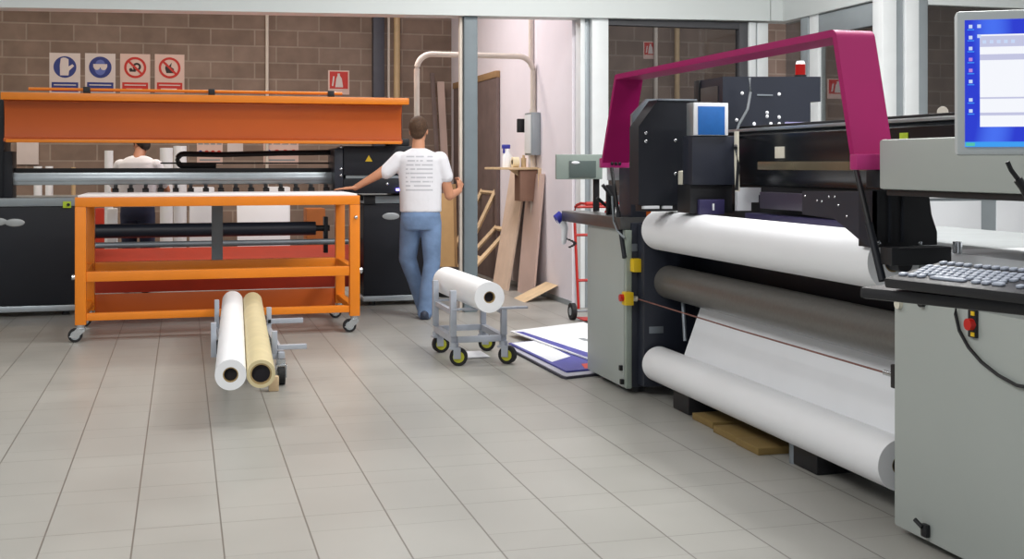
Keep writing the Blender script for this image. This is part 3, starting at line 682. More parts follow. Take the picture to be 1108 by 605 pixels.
# boards behind the man, near the brick corner
def plank(px, y0, V, w, h, m, label, name='wooden_board', tilt=.25, th=.03):
    p = PV(px, y0, V); q = MB()
    q.box((-w / 2, -th / 2, 0), (w / 2, th / 2, h), .004)
    o = q.build(name, m, xf=Matrix.Translation((p.x, V, .004)) @ Matrix.Rotation(-tilt, 4, 'X')); return tag(o, label, 'board')
plank(482, 250, 13.4, .22, 1.05, mat('tan_panel', 'C09C6C', .8), 'tan board leaning behind the man in the white shirt', tilt=.1)
plank(490, 250, 13.8, .12, 1.15, M['brown'], 'narrow brown board leaning left of the grey post', tilt=.1)
plank(480, 150, 15.6, .06, 2.75, M['dkwood'], 'tall dark slat leaning in the corner of the block wall', 'wooden_plank', tilt=.28)
plank(487, 150, 15.75, .10, 2.6, M['ply'], 'tall pinkish slat leaning in the corner beside the dark slat', 'wooden_plank', tilt=.24)
tag(MB().loft([((PV(484, 300, 12.3).x, 12.3, 0), .10, .10), ((PV(484, 300, 12.3).x, 12.3, .30), .13, .13)]).build('waste_bin', M['black2']), 'black bin on the floor behind the man in the white shirt', 'bin')
# red hand truck
ht = thing('hand_truck', 'red tubular hand truck behind the grey cabinet at the white wall', 'hand truck', (3.3, 10.3, 0))
hx0, hv = 3.12, 10.1
ptsL = PV(628, 230, hv); u1_ = PV(626, 300, hv).x; zt = PV(626, 220, hv).z
for k, du in enumerate((0, .30)):
    pts = [(u1_ + du, hv + .0, .10), (u1_ + du, hv + .12, zt - .08), (u1_ + du + .01, hv + .08, zt - .02), (u1_ + du + .02, hv - .02, zt + .0), (u1_ + du + .02, hv - .14, zt)]
    MB().tube(pts, .013, 10).build('side_tube', M['redtube'], ht)
for z, y in ((.35, .03), (.75, .085), (1.0, .11)): MB().tube([(u1_, hv + y, z), (u1_ + .3, hv + y, z)], .013, 8).build('cross_tube', M['redtube'], ht)
MB().tube([(u1_ + .02, hv - .14, zt), (u1_ + .32, hv - .14, zt)], .018, 10).build('handle', M['redtube'], ht)
B('toe_plate', M['redtube'], ht, (u1_ - .02, hv - .2, .02), (u1_ + .32, hv, .03), .002)
for du in (-.06, .33):
    w_ = MB(); w_.annulus((u1_ + du, hv + .05, .075), (1, 0, 0), .035, .075, .04, 28); w_ = w_.build('tyre', M['tyre'], ht)
    MB().cyl((u1_ + du - .002, hv + .05, .075), (u1_ + du + .042, hv + .05, .075), .036, seg=20).build('wheel_hub', M['silver'], w_)
MB().cyl((u1_ - .06, hv + .05, .075), (u1_ + .37, hv + .05, .075), .009, seg=10).build('axle', M['greymetal'], ht)

# ================================================================== ROLLS STANDING BEHIND THE ORANGE PRINTER
def upright(px0, px1, ytop, V, label, m=None):
    a, b = PV(px0, ytop, V), PV(px1, ytop, V); r = (b.x - a.x) / 2; cx = (a.x + b.x) / 2
    t = thing('upright_roll', label, 'roll', (cx, V, 0), 'media rolls standing behind the orange printer')
    MB().annulus((cx, V, 0), (0, 0, 1), r * .45, r, a.z, 32).build('media_winding', m or M['sheet'], t)
    MB().annulus((cx, V, .002), (0, 0, 1), r * .36, r * .44, a.z - .01, 24).build('core_tube', M['card'], t)
upright(36.5, 45.5, 180, 15.2, 'leftmost slim white roll standing below the pale wall panel')
upright(49, 57.5, 180, 15.2, 'second slim white roll from left standing below the pale wall panel')
upright(77, 82, 181, 15.4, 'thin tan roll standing third from left behind the orange printer', M['pipe2'])
upright(113, 122.5, 163, 14.6, 'tall white roll standing just left of the man behind the printer')
upright(173, 187, 160, 14.6, 'left one of the two tall white rolls right of the man behind the printer')
upright(187.5, 202, 158, 14.8, 'right one of the two tall white rolls right of the man behind the printer')
tag(B('red_cabinet', mat('red_box', 'B8321E', .5), None, (PV(103, 230, 14.9).x, 14.9, 0), (PV(115, 230, 14.9).x, 15.2, PV(103, 226, 14.9).z), .006), 'red upright box seen through the left side of the orange table', 'box')
tag(B('white_carton', M['sheet'], None, (PV(116, 230, 14.0).x, 14.0, 0), (PV(126.5, 230, 14.0).x, 14.2, PV(116, 226, 14.0).z), .006), 'white carton beside the red box seen through the orange table', 'box')
q = MB(); a, b = PV(256, 229, 14.2), PV(312, 229, 14.2)
q.box((a.x, -.01, 0), (b.x, .01, .95), .003); sh_ = q.build('leaning_sheet', M['sheet'], xf=Matrix.Translation((0, 13.9, .004)) @ Matrix.Rotation(-.25, 4, 'X')); 
tag(sh_, 'white sheet standing behind the right half of the orange table', 'sheet')
tag(B('brown_crate', mat('crate', 'A8622E', .8), None, (PV(332, 240, 14.2).x, 14.2, 0), (PV(352, 240, 14.2).x, 14.6, PV(332, 226, 14.2).z), .008), 'orange brown crate behind the right end of the orange table', 'crate')
tag(B('white_machine_case', M['sheet'], None, (PV(205, 200, 15.0).x, 15.0, 0), (PV(232, 200, 15.0).x, 15.4, PV(205, 203, 15).z), .008), 'low white case behind the pinch rollers in the middle of the orange printer', 'case')
tag(B('white_machine_case', M['sheet'], None, (PV(287, 200, 15.0).x, 15.0, 0), (PV(314, 200, 15.0).x, 15.4, PV(205, 203, 15).z), .008), 'low white case behind the pinch rollers below the blue and red symbols', 'case')

# ================================================================== PEOPLE
def hand(mb, wrist, fwd, up, size=.185, curl=.25, thumb_side=1):
    """palm, four bent fingers and a thumb; fwd = towards fingertips, up = back of the hand"""
    w = Vector(wrist); f = Vector(fwd).normalized(); u = Vector(up).normalized(); s = f.cross(u).normalized(); u = s.cross(f)
    pl = size * .52
    for k in range(4):
        o = (k - 1.5) * size * .115
        mb.limb([(w + s * o * .5, .017), (w + f * pl + s * o, .0125)], 8)
        L = size * (.36, .45, .48, .42)[k if thumb_side < 0 else 3 - k]
        a = w + f * pl + s * o; b = a + (f * math.cos(curl) - u * math.sin(curl)) * L * .55; c = b + (f * math.cos(curl * 2.6) - u * math.sin(curl * 2.6)) * L * .5
        mb.limb([(a, .0100), (b, .0090), (c, .0075)], 8)
    t0 = w + f * size * .12 + s * thumb_side * size * .13; t1 = t0 + (f * .7 + s * thumb_side * .7 - u * .1).normalized() * size * .22; t2 = t1 + (f * .95 + s * thumb_side * .3 - u * .15).normalized() * size * .17
    mb.limb([(t0, .0135), (t1, .011), (t2, .0085)], 8)

def head(mb, c, yaw, pitch=0):
    R = Matrix.Rotation(yaw, 3, 'Z') @ Matrix.Rotation(pitch, 3, 'X'); c = Vector(c)
    P = lambda x, y, z: c + R @ Vector((x, y, z))
    mb.sph(P(0, -.012, .025), .1, (.76, .98, .9), 24, R)                 # skull
    mb.sph(P(0, .025, -.035), .085, (.72, .82, .98), 20, R)              # face
    mb.sph(P(0, .055, -.09), .034, (1, .85, .7), 12, R)                  # chin
    mb.limb([(P(0, .088, .012), .009), (P(0, .112, -.03), .014)], 10)    # nose
    mb.sph(P(0, .09, -.062), .02, (1.1, .55, .35), 10, R)                # mouth
    mb.sph(P(0, .085, .025), .03, (1.7, .5, .35), 10, R)                 # brow
    for s in (-1, 1):
        mb.sph(P(s * .075, -.005, -.01), .03, (.35, .65, 1.05), 12, R)   # ears
        mb.sph(P(s * .03, .092, .006), .012, (1.2, .5, .7), 8, R)
    return P, R

def person(label, loc, head_c, yaw, pitch, neck, tee_rings, arms, hips, legs, feet, hands, tee_m, jeans_m, hair_m, skin_m, shoe_m):
    t = thing('person', label, 'person', loc); t.rotation_euler = (0, 0, -TH)
    X = Matrix.Translation(Vector(loc))
    b = MB(); P, R = head(b, head_c, yaw, pitch); b.limb(neck, 18)
    b.loft([((c[0], c[1], c[2]), rx - .022, ry - .022) for c, rx, ry in tee_rings[:-1]])
    for A in arms: b.limb(A, 16)
    for h in hands: hand(b, *h)
    for Lg in legs: b.limb([(p, r * .8) for p, r in Lg], 16)
    b.loft([(c, rx - .02, ry - .02) for c, rx, ry in hips])
    b.build('body', skin_m, t, remesh=.0065, smoothit=3, xf=X)
    h = MB()
    h.sph(P(0, -.022, .036), .108, (.79, .97, .89), 28, R); h.sph(P(0, -.055, -.02), .075, (.92, .66, .85), 20, R); h.sph(P(0, .03, .085), .06, (1.05, .9, .55), 16, R)
    h.build('hair', hair_m, t, remesh=.008, smoothit=2, xf=X)
    s = MB(); s.loft(tee_rings, 32)
    for A, cut, grow in ((arms[0], sl0, .022), (arms[1], sl1, .022)):
        s.limb([(A[0][0], .078), (cut, .066)], 18)
    s.build('t_shirt', tee_m, t, remesh=.009, smoothit=5, xf=X)
    j = MB(); j.loft(hips, 32)
    for Lg in legs: j.limb(Lg, 20)
    j.build('jeans', jeans_m, t, remesh=.009, smoothit=4, xf=X)
    for (x, y, a) in feet:
        f = MB(); RR = Matrix.Rotation(a, 3, 'Z'); c = Vector((x, y, 0))
        for (yy, r, sx, sz) in ((-.05, .05, .85, 1.0), (.03, .05, .85, 1.05), (.10, .05, 1.0, .9), (.17, .045, 1.0, .75)): f.sph(c + RR @ Vector((0, yy, r * sz * .9)), r, (sx, 1.25, sz), 16, RR)
        f.box(c + Vector((-.04, -.095, 0)), c + Vector((.04, .2, .03)), .012, RR) if abs(a) < .05 else None
        f.build('shoe', shoe_m, t, remesh=.008, smoothit=3, xf=X)
    return t

fp = PZ(460, 345, 0)
sl0, sl1 = Vector((-.345, -.01, 1.315)), Vector((.185, .02, 1.275))
person('man from behind in printed white T-shirt and blue jeans, hand on the orange table', (fp.x, fp.y, 0),
       (-.058, .015, 1.683), -.12, -.05, [((-.06, -.02, 1.46), .062), ((-.058, .0, 1.60), .054)],
       [((-.04, 0, .955), .186, .128), ((-.04, 0, 1.05), .186, .125), ((-.042, 0, 1.20), .190, .12), ((-.045, 0, 1.33), .196, .118), ((-.048, -.005, 1.42), .205, .112), ((-.05, -.01, 1.465), .185, .095), ((-.055, -.012, 1.50), .115, .075), ((-.058, -.012, 1.525), .066, .06)],
       [[((-.225, 0, 1.42), .056), ((-.425, -.02, 1.285), .042), ((-.625, .0, 1.172), .026)],
        [((.13, 0, 1.42), .056), ((.215, .05, 1.10), .043), ((.295, .24, 1.14), .027)]],
       [((-.04, 0, .80), .155, .12), ((-.04, 0, .86), .178, .132), ((-.04, -.005, .92), .18, .13), ((-.04, 0, .985), .165, .115)],
       [[((.05, 0, .86), .098), ((.062, .0, .50), .076), ((.02, -.02, .27), .066), ((.0, -.02, .06), .070)],
        [((-.125, .01, .86), .1), ((-.165, .10, .53), .080), ((-.105, .18, .32), .066), ((-.035, .27, .07), .064)]],
       [(.0, .0, 0), (-.02, .31, 0)],
       [((-.625, .0, 1.172), (-1, .03, -.06), (0, 0, 1), .185, .05, 1), ((.295, .24, 1.14), (.15, .5, .75), (.9, -.3, .2), .18, .6, -1)],
       M['tee'], M['jeans'], M['hair'], M['skin'], M['shoe'])
q2 = PV(149, 178, 13.6)
sl0, sl1 = Vector((-.26, .04, 1.18)), Vector((.26, .04, 1.18))
person('dark haired man in white T-shirt bending his head, standing behind the orange printer', (q2.x, 13.6, 0),
       (.0, .13, 1.595), .95, -.35, [((0, .0, 1.42), .065), ((.0, .09, 1.53), .056)],
       [((0, 0, .92), .19, .13), ((0, 0, 1.05), .2, .13), ((0, .0, 1.2), .215, .13), ((0, .01, 1.32), .222, .125), ((0, .02, 1.40), .195, .115), ((0, .03, 1.45), .14, .09), ((0, .04, 1.475), .075, .065)],
       [[((-.19, .02, 1.36), .056), ((-.28, .10, 1.10), .043), ((-.20, .34, 1.02), .027)],
        [((.19, .02, 1.36), .056), ((.28, .10, 1.10), .043), ((.20, .34, 1.02), .027)]],
       [((0, 0, .78), .155, .12), ((0, 0, .84), .18, .132), ((0, 0, .90), .18, .13), ((0, 0, .96), .165, .115)],
       [[((-.09, 0, .84), .098), ((-.1, .03, .46), .075), ((-.1, 0, .06), .068)], [((.09, 0, .84), .098), ((.1, .03, .46), .075), ((.1, 0, .06), .068)]],
       [(-.1, .0, 0), (.1, .0, 0)],
       [((-.20, .34, 1.02), (.2, .9, -.1), (0, 0, 1), .18, .4, 1), ((.20, .34, 1.02), (-.2, .9, -.1), (0, 0, 1), .18, .4, -1)],
       M['tee2'], M['jeans2'], M['hair2'], M['skin2'], M['shoe'])

# ================================================================== BIG PRINTER WITH THE MAGENTA BRIDGE
U0 = 2.57
bp = thing('wide_format_printer', 'wide black and grey printer with a magenta bridge and loaded white rolls', 'printer', (3.1, 5.4, 0))
# far end cabinet
fc = MB().box((2.605, 6.77, .04), (3.7, 7.47, 1.03), .008).build('far_cabinet', M['navy'], bp)
B('cover_panel', M['cab'], fc, (U0 - .005, 6.80, .035), (2.603, 7.475, .985), .008)
B('cover_edge', M['cab2'], fc, (U0 - .002, 6.762, .035), (2.603, 6.798, .985), .004)
for v in (6.87, 7.38):
    for u in (2.68, 3.55): MB().cyl((u, v, 0), (u, v, .045), .04, .035, 16).build('foot', M['black2'], fc)
for px, py, w, h in ((685, 268, .055, .045),):
    p = PV(px, py, 6.765); B('label_plate', M['greymetal'], fc, (p.x - w / 2, 6.763, p.z - h / 2), (p.x + w / 2, 6.772, p.z + h / 2), .002)
for px, py, nm in ((674, 398, 'panel_latch'), (675, 413, 'panel_latch')):
    p = PU(px, py, U0); MB().box((U0 - .025, p.y - .012, p.z - .016), (U0, p.y + .012, p.z + .016), .005).build(nm, M['black2'], fc)
# side shelf plate
pl = MB().box((U0 - .03, 6.79, .987), (2.72, 7.95, 1.06), .006).build('side_shelf', mat('shelf_plate', '5A5A5A', .3, .4), bp)
# yellow pull cord switches
def estop(px, py, V, button):
    p = PV(px, py, V); e = MB().box((p.x - .028, V - .035, p.z - .04), (p.x + .028, V + .03, p.z + .04), .008).build('cord_switch', M['yel'], bp)
    MB().cyl((p.x + .028, V, p.z), (p.x + .06, V, p.z - .005), .016, seg=14).build('switch_neck', M['beige'], e)
    if button: MB().cyl((p.x - .05, V, p.z + .005), (p.x - .028, V, p.z + .005), .022, seg=18).build('stop_button', M['redb'], e)
    return p
e1 = estop(679, 323, 6.74, True); estop(688, 287, 6.74, False)
MB().tube([(2.62, 6.70, .578), (2.62, 5.4, .572), (2.62, 4.1, .575)], .004, 6).build('pull_cord', mat('cord', '7A5048', .6), bp)
pc = PU(961, 408, 2.6)
k = B('cord_anchor', M['black2'], bp, (2.60, 3.965, .53), (2.65, 4.03, .62), .005)
MB().cyl((2.62, 4.03, .575), (2.62, 4.10, .575), .010, seg=12).build('anchor_pin', M['chrome'], k)
# main body behind the rolls
B('main_body', M['black'], bp, (2.97, 3.9, .30), (3.85, 6.768, .955), .01)
B('base_beam', M['black2'], bp, (3.0, 3.9, .13), (3.7, 6.768, .298), .01)
B('roll_support_plate', M['navy'], bp, (2.64, 6.66, .06), (2.97, 6.765, 1.02), .006)
def foot(x0, x1, y, u):
    a = PZ(x0, y, 0); b = PZ(x1, y, 0)
    return B('floor_foot', M['black2'], bp, (a.x, a.y, 0), (a.x + .28, a.y + .22, .13), .01)
foot(884, 905, 515, 3.0); foot(745, 760, 450, 3.0)
p = PZ(872, 508, 0); MB().cyl((p.x + .02, p.y + .12, 0), (p.x + .02, p.y + .12, .14), .035, seg=20).build('levelling_foot', M['greymetal'], bp)
p = PV(710, 357, 6.66); B('label_plate', M['greymetal'], bp, (p.x - .045, 6.654, p.z - .02), (p.x + .045, 6.662, p.z + .02), .002)
# transport roller
dr_ = MB(); dr_.cyl((2.80, 3.98, .68), (2.80, 6.655, .68), .098, seg=56); dr_.build('transport_roller', M['rubber'], bp)
q = PU(728, 325, 2.85); q2_ = PU(736, 372, 2.85)
MB().tube([(2.82, 6.5, .585), (2.80, 6.42, .36)], .012, 10).build('tension_rod', M['greymetal'], bp)
# bed
B('bed', M['badge'], bp, (2.9, 4.3, .956), (4.15, 6.93, 1.03), .006)
B('bed_panel', M['sheet'], bp, (2.95, 2.6, .94), (4.15, 4.298, 1.03), .006)
B('bed_slot', M['black2'], bp, (3.5, 3.4, 1.03), (3.54, 3.75, 1.036), .002)
B('front_rail', M['black2'], bp, (2.86, 4.3, 1.00), (2.9, 6.66, 1.045), .004)
# gantry
gb = MB().prism([(3.0, 1.35), (3.03, 1.30), (3.03, 1.268), (3.36, 1.268), (3.36, 1.56), (3.02, 1.56), (3.0, 1.54)], 'v', 3.2, 6.9).build('gantry_beam', M['gantry'], bp)
B('linear_rail', M['silver'], gb, (3.0, 3.2, 1.562), (3.05, 6.9, 1.578), .003)
B('rail_cover', M['black2'], gb, (3.12, 3.2, 1.561), (3.3, 6.9, 1.60), .004)
p = PU(844, 165, 2.998); B('plate_mark', M['beige'], gb, (2.994, p.y - .05, p.z - .03), (3.0, p.y + .05, p.z + .03), .002)
B('reflection_band', mat('painted_reflection', '8A8069', .25, .6), gb, (2.994, 3.2, 1.352), (3.004, 5.9, 1.395), .001)  # beige reflection on the gloss black beam, painted as a strip
for v in (3.4, 6.75): B('gantry_leg', M['black'], bp, (3.02, v - .12, 1.03), (3.34, v + .12, 1.268), .006)
B('yellow_label', M['lime'], gb, PU(974, 144, 2.999) + Vector((-.004, 0, 0)), PU(983, 150, 2.999), .001)
# purple black rails between gantry and roll
B('head_rail', M['purple'], bp, (2.93, 4.55, 1.15), (3.0, 5.75, 1.235), .004)
B('head_rail', M['indigo'], bp, (2.92, 4.5, 1.05), (3.0, 5.9, 1.12), .004)
B('under_gantry', M['black2'], bp, (3.05, 5.0, 1.03), (3.3, 6.6, 1.266), .004)
sp = [PV(x, y, 5.98) for x, y in ((797, 203), (829, 203), (829, 211), (820, 211), (820, 219), (812, 219), (812, 228), (797, 228))]
MB().prism([(p.x, p.z) for p in sp], 'v', 5.97, 6.0).build('stepped_plate', M['sheet'], bp)
# print carriage
gp = [PV(x, y, 6.62) for x, y in ((684, 168), (684, 124), (700, 107), (722, 107), (722, 168))]
MB().prism([(p.x, p.z) for p in gp], 'v', 6.62, 6.65).build('guard_plate', M['greymetal'], bp)
VCF = 6.3
pp = [PV(x, y, VCF) for x, y in ((691, 222), (691, 137), (712, 108), (754, 107), (754, 222))]
cg = MB().prism([(p.x, p.z) for p in pp], 'v', VCF, VCF + .14).build('carriage_housing', M['black'], bp)
B('carriage_base', M['black2'], cg, (pp[0].x + .03, VCF + .02, 1.115), (pp[4].x + .3, VCF + .13, pp[0].z + .002), .004)
for x0, x1 in ((697, 714), (718, 728)):
    a = PV(x0, 223, VCF - .01); b = PV(x1, 226, VCF - .01); B('white_tag', M['sheet'], cg, (a.x, VCF - .004, b.z), (b.x, VCF + .03, a.z), .001)
B('chamfer_edge', M['greymetal'], cg, (pp[2].x, VCF - .006, pp[2].z - .004), (pp[3].x, VCF, pp[2].z + .006), .001)
for x, y in ((699, 144), (699, 153), (731, 152), (731, 188)):
    MB().sph(PV(x, y, VCF), .010, (1, .5, 1), 10).build('bolt', M['chrome'], cg)
a, b = PV(737, 120, VCF - .02), PV(745, 207, VCF - .02)
a, b = PV(738, 185, 6.2), PV(746, 207, 6.2)
MB().box((a.x, 6.2, b.z), (b.x, 6.26, a.z), .008).cyl(((a.x + b.x) / 2, 6.198, b.z + .03), ((a.x + b.x) / 2, 6.22, b.z + .03), .008, seg=12).build('cable_gland', M['beige'], bp)
V2 = 5.98
a, b = PV(749, 147, V2), PV(797, 200, V2)
ib = MB().box((a.x, V2, b.z), (b.x, V2 + .13, a.z), .006).build('ink_unit', M['navy'], bp)
B('ink_base', M['black2'], ib, (a.x + .0, V2 + .03, 1.115), (b.x - .01, V2 + .2, b.z), .004)
a2, b2 = PV(762, 217, V2 - .02), PV(783, 235, V2 - .02)
B('indigo_plate', M['indigo'], ib, PV(757, 216, V2) + Vector((0, 0, 0)), PV(784, 232, V2) + Vector((0, .03, 0)), .003)
p = PV(772, 224, V2 - .004); B('white_mark', M['sheet'], ib, (p.x - .005, V2 - .006, p.z - .018), (p.x + .005, V2, p.z + .018), .001)
a, b = PV(750, 111, V2), PV(787, 147, V2)
bu = MB().box((a.x, V2, b.z), (b.x, V2 + .09, a.z), .004).build('filter_box', M['silver'], ib)
w_ = b.x - a.x
B('filter_frame', M['sheet'], bu, (a.x, V2 - .012, b.z + .002), (b.x, V2, a.z), .003)
B('filter_panel', M['blue'], bu, (a.x + w_ * .11, V2 - .016, b.z + .004), (b.x - w_ * .11, V2 - .01, a.z - w_ * .1), .001)
# electronics box above the gantry
VE = 6.42
ep = [PV(x, y, VE) for x, y in ((782, 146), (782, 83), (888, 83), (888, 110), (877, 110), (877, 146))]
eb2 = MB().prism([(p.x, p.z) for p in ep], 'v', VE, VE + .38).build('electronics_box', M['navy'], bp)
B('side_recess', mat('recess_brown', '4A4442', .5), eb2, (ep[1].x - .006, VE + .06, ep[0].z + .08), (ep[1].x, VE + .3, ep[1].z - .05), .001)
B('recess_frame', M['black2'], eb2, (ep[1].x - .012, VE + .31, ep[0].z + .02), (ep[1].x, VE + .38, ep[1].z), .002)
for x, y in ((803, 101), (843, 102), (797, 130), (816, 134), (834, 134), (843, 134), (829, 137), (830, 122), (830, 126), (843, 127)):
    MB().sph(PV(x, y, VE), .011, (1, .5, 1), 10).build('bolt', M['sheet'], eb2)
B('white_connector', M['sheet'], eb2, PV(812, 137, VE) + Vector((0, -.03, 0)), PV(821, 142, VE), .004)
B('grip_slot', M['greymetal'], eb2, PV(819, 102, VE) + Vector((0, -.004, 0)), PV(836, 104, VE), .001)
B('lilac_label', mat('lilac_label', '8E8AB4', .4), eb2, PV(849, 132, VE) + Vector((0, -.004, 0)), PV(873, 138, VE), .004)
pb = PV(866, 83, 6.6)
bc = MB().cyl((pb.x, 6.6, pb.z - .02), (pb.x, 6.6, pb.z + .01), .036, seg=24).build('warning_beacon', M['black2'], eb2)
MB().cyl((pb.x, 6.6, pb.z + .01), (pb.x, 6.6, pb.z + .075), .03, seg=24).build('beacon_lens', E_['beacon'], bc)
MB().cyl((pb.x, 6.6, pb.z + .075), (pb.x, 6.6, pb.z + .095), .03, .022, seg=24).build('beacon_cap', M['sheet'], bc)
for k, off in enumerate((0, .012)):
    pts = [PV(x, y, 6.30 - off) for x, y in ((811, 84), (812, 100), (809, 118), (800, 134), (797, 142))] + [PV(x, y, 5.85) for x, y in ((796, 160), (799, 180), (797, 206))]
    MB().tube(pts, .008 if k else .010, 8).build('cable', mat('cable_grey', '8C9298', .5) if k else M['black2'], bp)
MB().tube([PV(797, 142, 5.9), PV(797, 175, 5.9), PV(798, 207, 5.9)], .013, 10).build('cable_duct', M['beige'], bp)
# magenta bridge
ub0, ub1, tk = 2.50, 2.672, .03
n0, n1, f0, f1 = 4.105, 4.245, 7.035, 6.79; zb_, zt_ = 1.365, 1.918
def rc(c, r, a0, a1, n=6): return [(c[0] + r * math.cos(a0 + (a1 - a0) * i / n), c[1] + r * math.sin(a0 + (a1 - a0) * i / n)) for i in range(n + 1)]
outer = [(n0, zb_)] + rc((n1 + .045, zt_ - .045), .045, PI * .95, PI / 2) + rc((f1 - .03, zt_ - .03), .03, PI / 2, PI * .05) + [(f0, zb_)]
inner = [(f0 - tk, zb_)] + [(f1 - tk - .002, zt_ - tk)] + [(n1 + tk + .006, zt_ - tk)] + [(n0 + tk, zb_)]
br = MB(); br.prism(outer + inner, 'u', ub0, ub1)
br = br.build('bridge', M['magenta'], bp)
lip = mat('magenta_lip', 'B02A74', .35)
for v in (n0, f0 - tk): B('bridge_foot', lip, br, (ub0 - .004, v - .012, zb_ - .006), (ub1 + .004, v + tk + .012, zb_ + .055), .006)
for k in (-.025, .0, .025): MB().sph(((ub0 + ub1) / 2 + k, f0 - tk - .014, zb_ + .02), .011, (1, .5, 1), 10).build('bolt', M['black2'], br)
def strut(p0, p1):
    s_ = MB().cyl(p0, p1, .011, seg=14).build('gas_strut', M['black2'], bp)
    d_ = (Vector(p1) - Vector(p0)); m_ = Vector(p0) + d_ * .5
    MB().cyl(m_, p1, .015, seg=14).build('strut_barrel', M['black'], s_)
strut((2.56, 7.0, 1.36), PU(676, 279, 2.56)); strut(PU(926, 182, 2.57), PU(955, 304, 2.575))
B('leg_support', M['navy'], bp, (2.62, 6.82, 1.03), (2.72, 7.03, 1.36), .006)
B('white_plate', M['sheet'], bp, PV(657, 180, 7.06), PV(671, 195, 7.06) + Vector((0, .01, 0)), .002)
B('leg_support', M['black'], bp, (2.60, 4.10, 1.29), (3.0, 4.2, 1.36), .006)
# side bracket at the near end of the upper roll
UB = 2.60
bl = [PU(x, y, UB) for x, y in ((868, 207), (944, 207), (944, 268), (940, 268), (903, 237), (868, 232))]
sbk = MB().prism([(p.y, p.z) for p in bl], 'u', UB, UB + .02).build('side_bracket', M['navy'], bp)
for x, y in ((871, 212), (897, 213), (903, 213), (884, 217), (889, 218), (916, 234), (907, 222)): MB().sph(PU(x, y, UB), .006, (.5, 1, 1), 8).build('bolt', M['chrome'], sbk)
vb = bl[1].y
bk = [PV(x, y, vb) for x, y in ((944, 206), (1005, 209), (1008, 232), (1014, 251), (1014, 265), (944, 268))]
bx_ = MB().prism([(p.x, p.z) for p in bk], 'v', vb - .0, vb + .10).build('bracket_box', M['black2'], sbk)
for x in (962, 976): 
    p = PV(x, 210, vb); q_ = PV(x, 262, vb); B('rib', M['black'], bx_, (p.x - .006, vb - .008, q_.z), (p.x + .006, vb, p.z), .002)
for x, y in ((996, 211), (951, 263), (996, 263)): MB().sph(PV(x, y, vb), .009, (1, .5, 1), 10).build('bolt', M['chrome'], bx_)
# near end cabinet, grey end housing
nc = MB().box((U0, 1.2, .03), (4.3, 3.96, .89), .012).build('near_cabinet', M['cab'], bp)
for v in (1.35, 3.8):
    for u in (2.75, 4.1): MB().cyl((u, v, 0), (u, v, .035), .04, .035, 16).build('foot', M['black2'], nc)
p = PU(1003, 573, U0)
lt = MB().box((U0 - .02, p.y - .022, p.z - .025), (U0, p.y + .012, p.z + .022), .006).build('panel_latch', M['black2'], nc)
MB().tube([(U0 - .02, p.y + .0, p.z + .01), (U0 - .03, p.y + .03, p.z + .03)], .008, 8).build('latch_lever', M['black2'], lt)
p = PU(1054, 350, U0)
ps = B('power_switch', M['black2'], nc, (U0 - .012, p.y - .024, p.z - .047), (U0, p.y + .018, p.z + .047), .003)
MB().cyl((U0 - .03, p.y - .004, p.z - .002), (U0 - .01, p.y - .004, p.z - .002), .020, seg=20).build('switch_knob', M['redb'], ps)
B('switch_tag', M['yel'], ps, (U0 - .016, p.y - .02, p.z + .028), (U0 - .012, p.y - .002, p.z + .042), .001)
B('switch_tag', M['yel'], ps, (U0 - .016, p.y - .02, p.z - .042), (U0 - .012, p.y - .002, p.z - .028), .001)
for x, y, m_ in ((974, 329, M['beige']), (999, 327, M['black2'])):
    p = PU(x, y, U0); MB().cyl((U0 - .015, p.y, p.z), (U0, p.y, p.z), .018, seg=16).build('cabinet_stud', m_, nc)
MB().tube([PU(x, y, U0 - .012) for x, y in ((1035, 322), (1034, 340), (1038, 358), (1048, 376), (1062, 392), (1080, 406), (1100, 417), (1125, 422))], .006, 8).build('power_cable', M['black2'], nc)
eh = [PU(951, 152, U0), PU(951, 205, U0)]
B('end_housing', M['cab'], bp, (U0, 2.3, 1.285), (3.0, eh[0].y, 1.475), .012)
B('housing_skirt', M['black2'], bp, (U0 + .02, 2.3, 1.262), (2.99, eh[0].y - .02, 1.284), .003)
B('housing_post', M['cab'], bp, (2.99, 2.3, 1.032), (3.2, 2.9, 1.262), .008)
# swivel tray
zt2 = 1.118
A_ = PZ(929, 310, zt2); B_ = PZ(1108, 327.5, zt2); ex = (B_ - A_).normalized(); ey = Vector((-ex.y, ex.x, 0))
ang = math.atan2(ex.y, ex.x); RT = Matrix.Translation(A_) @ Matrix.Rotation(ang, 4, 'Z')
tr = MB().box((0, 0, -.026), (.80, .25, 0), .010).build('swivel_tray', M['black2'], bp, xf=RT)
t0_ = A_ + ex * .62 + ey * .14
MB().limb([(t0_ + Vector((0, 0, -.06)), .03), ((2.54, t0_.y - .1, 1.0), .03), ((2.62, t0_.y - .1, .86), .035)], 14).cyl(t0_ + Vector((0, 0, -.08)), t0_ + Vector((0, 0, -.02)), .06).build('tray_arm', M['black'], bp)
ba, bb = PV(956, 288, 3.98), PV(1030, 267, 3.98)
MB().box((ba.x + .035, 3.98, ba.z), (bb.x, 4.06, bb.z), .006).build('roll_end_block', M['black2'], bp)
p = PZ(1036, 274, 1.03); MB().cyl((p.x, p.y, 1.03), (p.x, p.y, 1.03 + .045), .018, seg=18).build('bed_pin', M['chrome'], bp)
MB().box((.34, .228, 0), (.80, .246, .02), .004).build('tray_ledge', M['black2'], tr, xf=RT)

